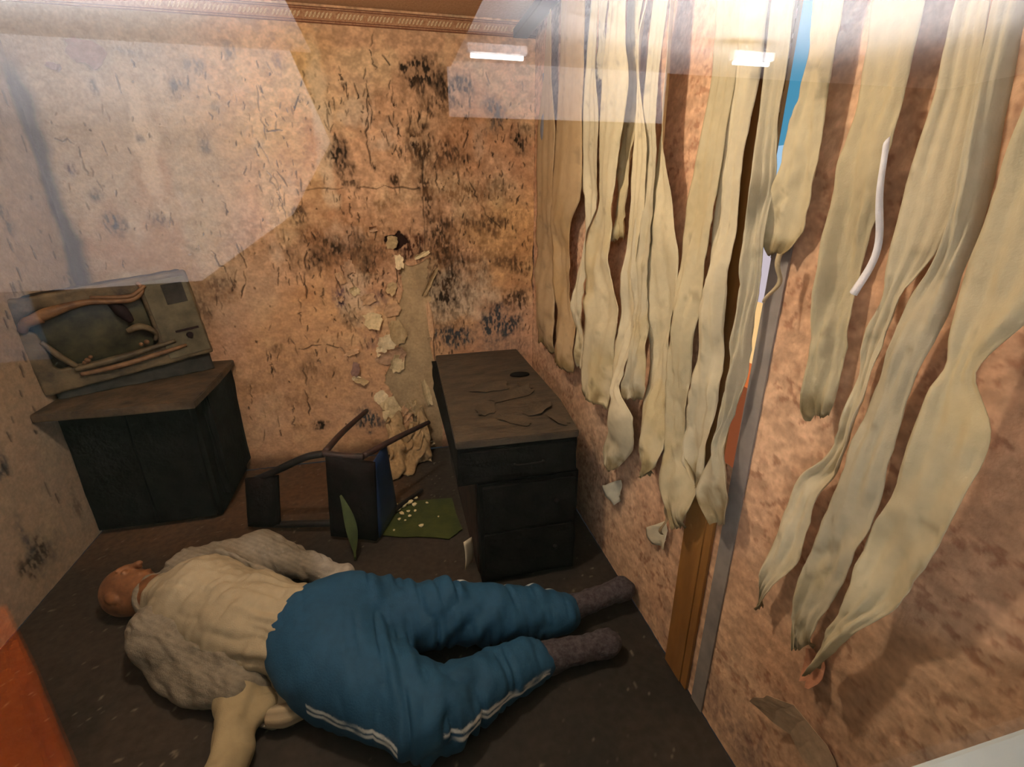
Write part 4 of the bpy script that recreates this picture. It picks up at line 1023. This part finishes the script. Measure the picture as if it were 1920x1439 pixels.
panel('blue_side_panel', [(-1.055, -.915, .020), (-.965, -.690, .020), (-.985, -.700, .440), (-1.040, -.905, .448)], .010, 'blue_panel', .001, seed=2)  # upright dark blue panel beside the seat
panel('backrest', [(-1.715, -.665, .030), (-1.555, -.705, .028), (-1.520, -.690, .318), (-1.690, -.628, .290)], .022, 'chair_pad', seed=3)

# ------------------------------------------------------------------ things on the floor
def floor_patch(name, pts, mat, z=.004, seed=0, th=.004):
    pts = np.array(pts); r = np.random.default_rng(seed); out = []
    for i in range(len(pts)):
        a, b = pts[i], pts[(i + 1) % len(pts)]
        for t in np.linspace(0, 1, 5)[:-1]: out.append(a * (1 - t) + b * t + r.normal(0, .006, 2))
    return prism(name, out, z, z + th, M[mat])
g = floor_patch('green_reflection_patch', [(-1.055, -.60), (-.66, -.64), (-.64, -.93), (-.70, -.98), (-1.04, -.89)], 'green_tint', seed=1)  # green of a reflection in the glass, put into a floor patch
tag(g, 'green glass reflection laid as a floor patch beside the overturned chair', 'painted reflection')
# fallen sheet of plaster leaning at the foot of the wall
fv = []; fc = []; NA, NB = 44, 30
for i in range(NA):
    for j in range(NB):
        a, b = i / (NA - 1), j / (NB - 1)
        edge = .05 * math.sin(9 * a) + .03 * math.sin(23 * a + 1)
        nz = vn2(np.array([a * 7.]), np.array([b * 6.]))[0]
        cr = abs(vn2(np.array([a * 6. + b * 2]), np.array([b * 5.5 - a * 2]))[0] - .5) * 2
        fn = vn2(np.array([a * 24.]), np.array([b * 20.]))[0]
        x = -.995 + .27 * a; y = -.045 - (.12 + .16 * (1 - a)) * (1 - b) ** 1.3 - .02 * math.sin(6 * a) * (1 - b); z = .012 + (.26 + edge) * b
        fv.append((x + .03 * (cr - .5), y - .06 * nz * (1 - b) - .05 * cr - .012 * fn, z + .05 * (nz - .5) * b + .02 * (cr - .5) * b))
        fc.append(np.array(lin(178, 150, 112)) * (.55 + .35 * nz + .35 * (1 - cr)) * (.8 + .4 * fn))
fs = mesh_obj('fallen_plaster', fv, grid_wall(np.arange(NA), np.arange(NB)), M['flake'], smooth=True, col=np.array(fc))
fs.modifiers.new('thickness', 'SOLIDIFY').thickness = .008
tag(fs, 'crumpled sheet of fallen wallpaper and plaster at the foot of the back wall', 'debris')
bm = bmesh.new(); bmesh.ops.create_icosphere(bm, subdivisions=1, radius=1.0)
rr = random.Random(4)
for v in bm.verts: v.co *= rr.uniform(.7, 1.15)
cme = bpy.data.meshes.new('plaster_crumb'); bm.to_mesh(cme); bm.free(); cme.materials.append(M['crumb'])
for i, (x, y, s_) in enumerate([(-.96, -.69, .022), (-.93, -.66, .028), (-.90, -.64, .03), (-.87, -.665, .018), (-.94, -.73, .018), (-.905, -.715, .013), (-.87, -.72, .012), (-.90, -.76, .012), (-.955, -.775, .012), (-.80, -.66, .011), (-.845, -.86, .017), (-.985, -.86, .009), (-.925, -.79, .008), (-.75, -.80, .007), (-.86, -.60, .020), (-.97, -.64, .016)]):
    o = bpy.data.objects.new('plaster_crumb', cme); COL.objects.link(o)
    o.scale = (s_, s_ * .8, s_ * .55); o.location = (x, y, .008 + s_ * .42); o.rotation_euler = (0, 0, i * 1.3)
    tag(o, 'pale plaster crumb lying on the green patch', 'debris', 'plaster crumbs on the green floor covering')
# curled green strip standing up by the chair
gv_ = []
for i in range(17):
    t = i / 16; w = .006 + .026 * math.sin(math.pi * min(1, (1 - t) * 1.15)) * (1 - .4 * t)
    c = np.array([-1.165 - .06 * t + .03 * math.sin(2.2 * t), -1.045 + .10 * t, .012 + .30 * t])
    for s_ in (-1, 0, 1): gv_.append((c[0] + s_ * w, c[1] + .008 * (1 - abs(s_)), c[2]))
gs = mesh_obj('green_strip', gv_, grid_wall(np.arange(17), np.arange(3)), M['green_tint'], smooth=True)
gs.modifiers.new('thickness', 'SOLIDIFY').thickness = .003
tag(gs, 'narrow curled green strip standing in front of the overturned chair', 'debris')
# scraps of blind fabric that dropped
def scrap(name, pts, mat_col, label, seed):
    r = np.random.default_rng(seed); n_ = 7; q = [np.array(p) for p in pts]; P = []; c = []
    for i in range(n_):
        for j in range(n_):
            a, b = i / 6, j / 6
            p = q[0] * (1 - a) * (1 - b) + q[1] * a * (1 - b) + q[2] * a * b + q[3] * (1 - a) * b
            P.append(p + np.array([-.012 * math.sin(4 * a + 3 * b), 0, 0]) + r.normal(0, .002, 3)); c.append(np.array(mat_col) * r.uniform(.9, 1.08))
    o = mesh_obj(name, P, grid_wall(np.arange(7), np.arange(7)), M['slat'], smooth=True, col=np.array(c))
    o.modifiers.new('thickness', 'SOLIDIFY').thickness = .002
    return tag(o, label, 'fabric scrap')
scrap('blind_scrap', [(-.03, -1.262, .375), (-.025, -1.41, .50), (-.03, -1.44, .44), (-.03, -1.40, .372)], lin(206, 204, 186), 'pale torn blind scrap stuck to the wall just right of the desk', 1)
scrap('blind_scrap', [(-.02, -1.644, .432), (-.022, -1.75, .539), (-.02, -1.778, .44), (-.02, -1.703, .399)], lin(222, 212, 184), 'small white triangular scrap hanging low on the salmon wall', 2)

# ------------------------------------------------------------------ the figure on the floor
per = empty('person', (-1.35, -1.5, 0))
tag(per, 'figure lying on its back in blue tracksuit trousers and open grey shirt', 'person')
PO = np.array([-1.35, -1.5, 0.0])
NECK = np.array([-1.885, -1.195, .125]); CH = np.array([-1.715, -1.275, .140]); BE = np.array([-1.50, -1.445, .130]); PE = np.array([-1.225, -1.575, .140])
SHF = np.array([-1.800, -1.105, .140]); ELF = np.array([-1.545, -1.065, .150]); WRF = np.array([-1.235, -1.170, .060])
SHN = np.array([-1.835, -1.390, .120]); ELN = np.array([-1.500, -1.660, .075]); WRN = np.array([-1.470, -1.900, .045])
HIF = np.array([-1.130, -1.520, .130]); KNF = np.array([-.800, -1.570, .130]); ANF = np.array([-.350, -1.625, .075])
HIN = np.array([-1.165, -1.715, .125]); KNN = np.array([-.890, -1.915, .105]); ANN = np.array([-.475, -1.795, .066])

def finish(name, fd_, mat, parent, disp=None, colf=None, floor=.003, it=1):
    if floor is not None: fd_.clamp_floor(floor)
    V_, Q_ = fd_.mesh(); V_ = relax(V_, Q_, it); Nn = vnormals(V_, Q_)
    if disp is not None:
        dz = disp(V_, Nn); V_ = V_ + Nn * dz[:, None]; V_[:, 2] = np.maximum(V_[:, 2], .002)
    c = colf(V_, vnormals(V_, Q_)) if colf else None
    return mesh_obj(name, V_ - PO, Q_, mat, parent, smooth=True, col=c)

def hand(fd_, w, d, nrm, flip):
    d = np.array(d, float) / np.linalg.norm(d); nrm = np.array(nrm, float) / np.linalg.norm(nrm); s = np.cross(nrm, d) * flip
    R_ = np.stack([d, s, nrm], 1)
    fd_.ell(w + d * .045, (.052, .040, .015), .012, rot=R_)
    for off, L in ((-.028, .062), (-.010, .074), (.009, .070), (.027, .055)):
        a = w + d * .085 + s * off; b = a + d * L * .55 + s * off * .15 - nrm * .006; c = b + d * L * .45 - nrm * .020
        fd_.cone(a - d * .02, b, .0095, .0088, .004); fd_.cone(b, c, .0088, .0075, .003)
    a = w + d * .025 - s * .034; b = a + d * .035 - s * .022; c = b + d * .03 - s * .004 - nrm * .006
    fd_.cone(a, b, .013, .0105, .008); fd_.cone(b, c, .0105, .009, .003)

# body: one continuous mesh (head, neck, trunk, limbs, hands, feet)
fd = Field((-2.24, -2.10, -.012), (0.03, -.93, .36), .0065)
HD = np.array([-.88, .47, .02]); HD /= np.linalg.norm(HD)
HN = np.array([.05, .42, .90]); HN -= HN.dot(HD) * HD; HN /= np.linalg.norm(HN); HS = np.cross(HD, HN)
HR = np.stack([HS, HN, HD], 1); HC = np.array([-2.045, -1.118, .108])
fd.ell(HC + HD * .012 - HN * .008, (.077, .097, .106), .02, rot=HR)
fd.ell(HC - HD * .060 + HN * .034, (.058, .058, .062), .03, rot=HR)
fd.ell(HC - HD * .105 + HN * .060, (.026, .022, .020), .02, rot=HR)
fd.ell(HC + HN * .088 + HD * .022, (.052, .014, .014), .015, rot=HR)
for s in (-1, 1):
    fd.ell(HC + HN * .100 - HD * .002 + HS * .031 * s, (.020, .014, .013), .010, sub=True, rot=HR)
    fd.ell(HC + HN * .086 - HD * .004 + HS * .031 * s, (.015, .010, .009), .004, rot=HR)
    fd.ell(HC - HD * .010 - HN * .005 + HS * .078 * s, (.010, .022, .032), .006, rot=HR)
fd.cone(HC + HN * .092 + HD * .010, HC + HN * .116 - HD * .034, .010, .014, .010)
fd.cone(HC + HN * .090 - HD * .068 - HS * .022, HC + HN * .090 - HD * .068 + HS * .022, .007, .007, .006)
fd.cone(HC - HD * .05 - HN * .02, NECK, .058, .062, .03)
fd.cone(NECK, CH, .075, .135, .05, sz=.85); fd.cone(CH, BE, .145, .150, .05, sz=.9); fd.cone(BE, PE, .150, .150, .05, sz=.9)
for a, b, c, r in ((SHF, ELF, WRF, (.058, .048, .032)), (SHN, ELN, WRN, (.058, .046, .032))):
    fd.cone(CH, a, .10, r[0], .04); fd.cone(a, b, r[0], r[1], .02); fd.cone(b, c, r[1], r[2], .02)
for a, b, c, f in ((HIF, KNF, ANF, (-.085, -1.590, .085)), (HIN, KNN, ANN, (-.235, -1.790, .060))):
    fd.cone(a, b, .095, .068, .04); fd.cone(b, c, .066, .042, .02); fd.cone(c, f, .042, .032, .02, sz=1.1)
hand(fd, WRF, (.93, -.30, -.12), (.12, .1, 1), 1)
hand(fd, WRN, (-.12, -1, -.06), (0, -.06, 1), -1)
finish('body', fd, M['skin'], per, floor=.001)

def wave(P, ax, f, s): return vn3(np.stack([P @ ax * f, P[:, 1] * 3.0 + s, P[:, 2] * 4.0 + s * 2], 1))
# white vest
fd = Field((-2.0, -1.88, -.01), (-1.10, -1.02, .40), .008)
fd.cone(NECK + (0.02, -.01, 0), CH, .095, .165, .05, sz=.92); fd.cone(CH, BE, .165, .172, .06, sz=.90); fd.cone(BE, PE, .172, .165, .06, sz=.90)
fd.ell((-1.55, -1.42, .165), (.17, .14, .105), .05)
fd.ell((-1.335, -1.725, .045), (.085, .07, .035), .04)
ax = (PE - NECK) / np.linalg.norm(PE - NECK)
def vd(P, Nn):
    k = sstep(-1.62, -1.38, P[:, 0])
    a = vn3(np.stack([P @ ax * 7, (P @ np.array([.45, .89, 0])) * 34, P[:, 2] * 20], 1))
    b = vn3(np.stack([(P[:, 0] + P[:, 1]) * 9, (P[:, 0] - P[:, 1]) * 26, P[:, 2] * 10], 1))
    return .014 * (vn3(P * 11) - .5) + (.008 + .022 * k) * (np.abs(a - .5) * 2 - .4) + .010 * (np.abs(b - .5) * 2 - .5)
def vc(P, Nn):
    n_ = fbm2(P[:, 0] * 6, P[:, 1] * 6, 4, 80)
    return np.array(lin(166, 153, 128)) * (.82 + .3 * n_)[:, None]
finish('vest', fd, M['vest'], per, vd, vc)

# grey open shirt: shell round the trunk, cut open in front, with sleeves
fd = Field((-2.02, -1.98, -.01), (-1.10, -.93, .40), .0075)
fd.cone(NECK, CH, .105, .178, .05, sz=.93); fd.cone(CH, BE, .182, .192, .06, sz=.95)
fd.ell((-1.60, -1.40, .34), (.50, .185, .30), .02, sub=True, rot=np.array([[.87, .48, 0], [-.50, .87, 0], [0, 0, 1.0]]))
fd.cone(CH + (0, .10, .0), SHF, .10, .092, .04); fd.cone(SHF, ELF, .098, .094, .03); fd.cone(ELF, WRF + (-.03, .01, .0), .096, .056, .03); fd.cone(WRF + (-.03, .01, 0), WRF + (.03, -.008, -.01), .056, .046, .02)
fd.cone(CH + (0, -.10, -.02), SHN, .10, .092, .04); fd.cone(SHN, ELN, .100, .085, .03)
fd.ell((-1.700, -1.560, .050), (.17, .075, .050), .05, rot=np.array([[.80, .60, 0], [-.60, .80, 0], [0, 0, 1.0]]))
fd.ell((-1.42, -1.70, .030), (.16, .075, .030), .04, rot=np.array([[.80, .60, 0], [-.60, .80, 0], [0, 0, 1.0]]))
def sd_(P, Nn):
    a = vn3(np.stack([P[:, 0] * 22, P[:, 1] * 12, P[:, 2] * 14], 1)); b = vn3(np.stack([(P[:, 0] - P[:, 1]) * 12, (P[:, 0] + P[:, 1]) * 30, P[:, 2] * 14], 1))
    return .018 * (a - .5) + .014 * (np.abs(b - .5) * 2 - .5)
def sc_(P, Nn):
    rib = .5 + .5 * np.sin((P[:, 0] * .55 + P[:, 1] * .8 + P[:, 2] * .5) * 330)
    n_ = fbm2(P[:, 0] * 7, P[:, 1] * 7, 4, 82)
    c = np.array(lin(140, 131, 116)) * (.70 + .45 * n_)[:, None] * (.82 + .22 * rib)[:, None]
    wh = sstep(-1.36, -1.24, P[:, 0]) * sstep(-1.35, -1.25, P[:, 1])
    return c * (1 - .6 * wh[:, None]) + np.array(lin(196, 190, 182)) * .6 * wh[:, None]
shirt = finish('shirt', fd, M['shirt'], per, sd_, sc_)
# pale wrapped lower sleeve of the near arm and ribbed cuff of the shirt tail
fd = Field((-1.66, -2.02, -.01), (-1.20, -1.58, .20), .0065)
fd.cone(ELN + (0, .02, .0), WRN + (0, .03, 0), .075, .058, .02); fd.cone(WRN + (0, .03, 0), WRN + (-.01, -.03, 0), .058, .062, .01)
fd.ell((-1.415, -1.735, .055), (.05, .06, .04), .03)
finish('lower_sleeve', fd, M['vest'], per, lambda P, Nn: .016 * (vn3(P * np.array([30, 14, 22])) - .5) + .012 * (np.abs(vn3(P * np.array([16, 26, 12])) - .5) * 2 - .5), lambda P, Nn: np.array(lin(160, 145, 114)) * (.75 + .4 * fbm2(P[:, 0] * 9, P[:, 1] * 9, 3, 84))[:, None])
cu = tube('ribbed_cuff', [tuple(np.array(p) - PO) for p in [(-1.385, -1.775, .050), (-1.335, -1.785, .055), (-1.285, -1.772, .045)]], [.030, .036, .028], M['vest'], per, n=14, k=14)
cu.data.color_attributes.new('Col', 'FLOAT_COLOR', 'POINT')
cc = np.ones((len(cu.data.vertices), 4), np.float32); cc[:, :3] = lin(176, 160, 132); cc[::2, :3] = lin(140, 126, 104)
cu.data.color_attributes['Col'].data.foreach_set('color', cc.ravel())

# blue tracksuit trousers with white piping
fd = Field((-1.50, -2.14, -.01), (-.28, -1.22, .42), .0065)
fd.ell((-1.20, -1.575, .150), (.225, .225, .165), .05, rot=np.array([[.88, .47, 0], [-.47, .88, 0], [0, 0, 1.0]]))
fd.cone(HIF, KNF, .150, .122, .06); fd.cone(KNF, ANF, .122, .088, .03)
fd.cone(HIN, KNN, .165, .130, .06); fd.cone(KNN, ANN + (-.03, -.005, 0), .126, .076, .03)
axF = (ANF - HIF) / np.linalg.norm(ANF - HIF)
def td(P, Nn):
    leg = sstep(-1.12, -.98, P[:, 0]); b = P @ axF
    tw = vn3(np.stack([b * 30 + (P[:, 1]) * 9, P[:, 1] * 7, P[:, 2] * 7], 1))
    t2 = vn3(np.stack([b * 15 - P[:, 2] * 16, P[:, 1] * 12, P[:, 2] * 6 + 4], 1))
    kn = .5 + np.exp(-((P[:, 0] + .80) / .10) ** 2) + .7 * np.exp(-((P[:, 0] + 1.02) / .07) ** 2)
    return (.006 + .019 * leg * kn) * (np.abs(tw - .5) * 2 - .45) + .020 * (.4 + .6 * leg) * (t2 - .5) + .010 * (vn3(P * 9) - .5)
def angle_to(P, A, B, outward):
    ba = B - A; t = np.clip((P - A) @ ba / (ba @ ba), 0, 1); q = P - A - t[:, None] * ba
    o = np.array(outward) - np.array(outward).dot(ba) * ba / (ba @ ba); o /= np.linalg.norm(o)
    return np.arctan2(q[:, 2], q @ o), np.linalg.norm(q, axis=1), t
def tc_(P, Nn):
    n_ = fbm2(P[:, 0] * 5, P[:, 1] * 5, 4, 86)
    c = np.array(lin(32, 78, 112)) * (.72 + .45 * n_)[:, None]
    m = np.zeros(len(P))
    for A, B, ow, angs in ((HIN, KNN, (-.55, -.83, 0), (.02, .16)), (KNN, ANN, (.25, -.97, 0), (.05, .24)), (KNF, ANF, (.15, .98, 0), (.66, .82))):
        an, r, t = angle_to(P, A, B, ow)
        ok = (t > .02) & (t < .98) & (r < .24)
        oth = np.full(len(P), 9.0)
        for A2, B2 in ((HIF, KNF), (KNF, ANF), (HIN, KNN), (KNN, ANN)):
            if A2 is A: continue
            oth = np.minimum(oth, angle_to(P, A2, B2, (0, -1, 0))[1])
        for a0 in angs: m = np.maximum(m, np.where(ok & (r <= oth + .01), sstep(.055, .03, np.abs(an - a0) * np.maximum(r, .08) / .15), 0))
    m = m * sstep(.35, .55, fbm2(P[:, 0] * 14, P[:, 2] * 14, 3, 88) + .12)
    return c * (1 - m[:, None]) + np.array(lin(214, 222, 226)) * m[:, None]
finish('trousers', fd, M['trousers'], per, td, tc_)
# socks
for A, F_, r in ((ANF, np.array([-.085, -1.590, .090]), .050), (ANN, np.array([-.240, -1.790, .060]), .052)):
    lo_ = np.minimum(A, F_) - .13; hi_ = np.maximum(A, F_) + .13; lo_[2] = -.01
    fd = Field(lo_, hi_, .006)
    d_ = (F_ - A) / np.linalg.norm(F_ - A)
    fd.cone(A + d_ * .015, F_, r, r * .86, .03, sz=.95); fd.ell(A + d_ * .03 - np.array([0, 0, .012]), (.055, .048, .05), .03); fd.ell(F_ + d_ * .02, (.055, .048, .042), .03)
    finish('sock', fd, M['sock'], per, lambda P, Nn: .008 * (vn3(P * 45) - .5))

_d = np.array([-.085, -1.590, .090]) - ANF; _d /= np.linalg.norm(_d)
sk = tube('pale_sock_cuff', [tuple(ANF + _d * k - PO) for k in (.012, .030, .048)], [.054, .056, .052], M['paper'], per, n=8, k=18)
# ------------------------------------------------------------------ the gallery in front of the glass (seen only as reflections in the pane)
M['g_white'] = pmat('gallery_white', lin(232, 226, 224), lin(222, 216, 214), scale=3, rough=.9)
M['g_dark'] = pmat('gallery_dark_wall', lin(16, 15, 14), lin(12, 11, 11), scale=3, rough=1.0, spec=0.0)
M['g_floor'] = pmat('gallery_floor', lin(30, 34, 28), lin(22, 26, 20), scale=4, rough=1.0, spec=0.0)
M['g_haze_blue'] = pmat('gallery_blue_haze', lin(96, 122, 136), lin(86, 110, 124), scale=3, rough=1.0, spec=0.0)
M['g_orange'] = pmat('orange_vinyl', lin(214, 88, 12), lin(196, 76, 10), scale=5, rough=1.0, spec=0.0)
def gq(name, lo, hi, m, label): return tag(box(name, lo, hi, M[m]), label, kind='structure')
gq('floor_gallery', (-7, -9.2, -.12), (7, -2.96, -.02), 'g_floor', 'grey green gallery floor in front of the window')
gq('ceiling_gallery', (-7, -9.2, 3.02), (7, -2.80, 3.12), 'g_white', 'white gallery ceiling')
gq('wall_gallery_back', (-7, -9.2, -.02), (7, -9.0, 3.02), 'g_dark', 'dark far wall of the gallery')
wfl = prism('haze_reflector_left', [(-7, .74), (-4.2, .74), (-2.95, .78), (-1.89, 1.47), (-1.40, 2.2), (-1.68, 3.02), (-7, 3.02)], -.01, .01, M['g_white'])  # added reflector, slanted edge shaped to mirror a viewer's silhouette
wfl.rotation_euler = (math.pi / 2, 0, 0); wfl.location = (0, -8.98, 0); tag(wfl, 'added white shape whose reflection hazes the left of the pane', kind='structure')
gq('haze_reflector_upper', (-.10, -8.999, 2.48), (2.55, -8.98, 3.02), 'g_white', 'added white band whose reflection hazes the top of the pane')  # added to carry the mirrored haze further down
gq('haze_reflector_low', (-7, -8.999, 0), (-4.6, -8.97, .735), 'g_haze_blue', 'added blue grey area for dim haze low on the left of the pane')  # added for the dim bluish haze mirrored at lower left
gq('reflection_blocker', (-1.45, -8.97, 2.96), (-.06, -2.95, 3.019), 'g_dark', 'added dark strip under the gallery ceiling that keeps haze off the middle')  # added to block mirrored haze where the viewer's silhouette falls
gq('wall_gallery_right', (6.9, -8.99, -.02), (7.0, -2.96, 3.02), 'g_dark', 'dark side wall of the gallery')
gq('wall_gallery_left', (-7.0, -8.99, -.02), (-6.9, -2.96, 3.02), 'g_white', 'white side wall of the gallery')
gq('wall_facade_left', (-6.9, -2.95, 0), (X_L - .1, -2.80, 3.02), 'g_white', 'gallery side of the front wall left of the window')
gq('wall_facade_right', (0.6, -2.95, 0), (6.9, -2.80, 3.02), 'g_white', 'gallery side of the front wall right of the window')
gq('wall_facade_top', (X_L - .1, -2.95, 2.5), (0.6, -2.80, 3.02), 'g_white', 'gallery side of the front wall above the window')
tube_em = emat('fluorescent_tube', (.86, .95, 1.0), 28.0)
for i, (x0, x1, y, lab) in enumerate([(-.03, .45, -7.84, 'short fluorescent lamp on the gallery ceiling, mirrored above the wall stains'), (2.42, 2.80, -7.54, 'short fluorescent lamp on the gallery ceiling, mirrored among the blind slats')]):
    t_ = empty('fluorescent_lamp', ((x0 + x1) / 2, y, 2.83)); tag(t_, lab, 'lamp')
    hw = (x1 - x0) / 2
    tube('lamp_tube', [(-hw, 0, -.03), (0, 0, -.03), (hw, 0, -.03)], .018, tube_em, t_, n=6, k=10)
    box('housing', (-hw - .03, -.035, -.005), (hw + .03, .035, .06), M['g_white'], t_)
for i, (x, y, e) in enumerate([(-3.6, -6.9, 1.3), (2.2, -6.8, 1.05)]):  # added bodiless fill lights that brighten the mirrored gallery
    ld = bpy.data.lights.new('gallery_fill', 'AREA'); ld.shape = 'RECTANGLE'; ld.size = 3.0; ld.size_y = .6
    ld.energy = GALLERY_FILL_POWER * e * 5; ld.color = (.93, .95, 1.0)
    lo_ = bpy.data.objects.new('gallery_fill', ld); lo_.location = (x, y, 2.25); lo_.rotation_euler = (math.pi, 0, 0); COL.objects.link(lo_)
bn = empty('orange_pouf', (-2.25, -3.88, -.02)); tag(bn, 'orange vinyl pouf seat in the gallery mirrored in the lower left of the glass', 'seat')
pq = [(x + 2.25, y + 3.88) for x, y in [(-2.2, -4.46), (-1.67, -3.80), (-2.3, -3.3), (-2.83, -3.96)]]
prism('cushion', pq, .10, .44, M['g_orange'], bn, bevel=.03)
prism('plinth', [(x * .93, y * .93) for x, y in pq], 0, .10, M['rail'], bn)

# lamp body of the display room
lm = empty('ceiling_lamp', (ROOM_LAMP_POS[0], ROOM_LAMP_POS[1], H)); tag(lm, 'plain lamp holder under the ceiling of the display room', 'lamp')
tube('flex', [(0, 0, 0), (0, 0, -.03), (0, 0, -.06)], .006, M['rail'], lm, n=4, k=8)
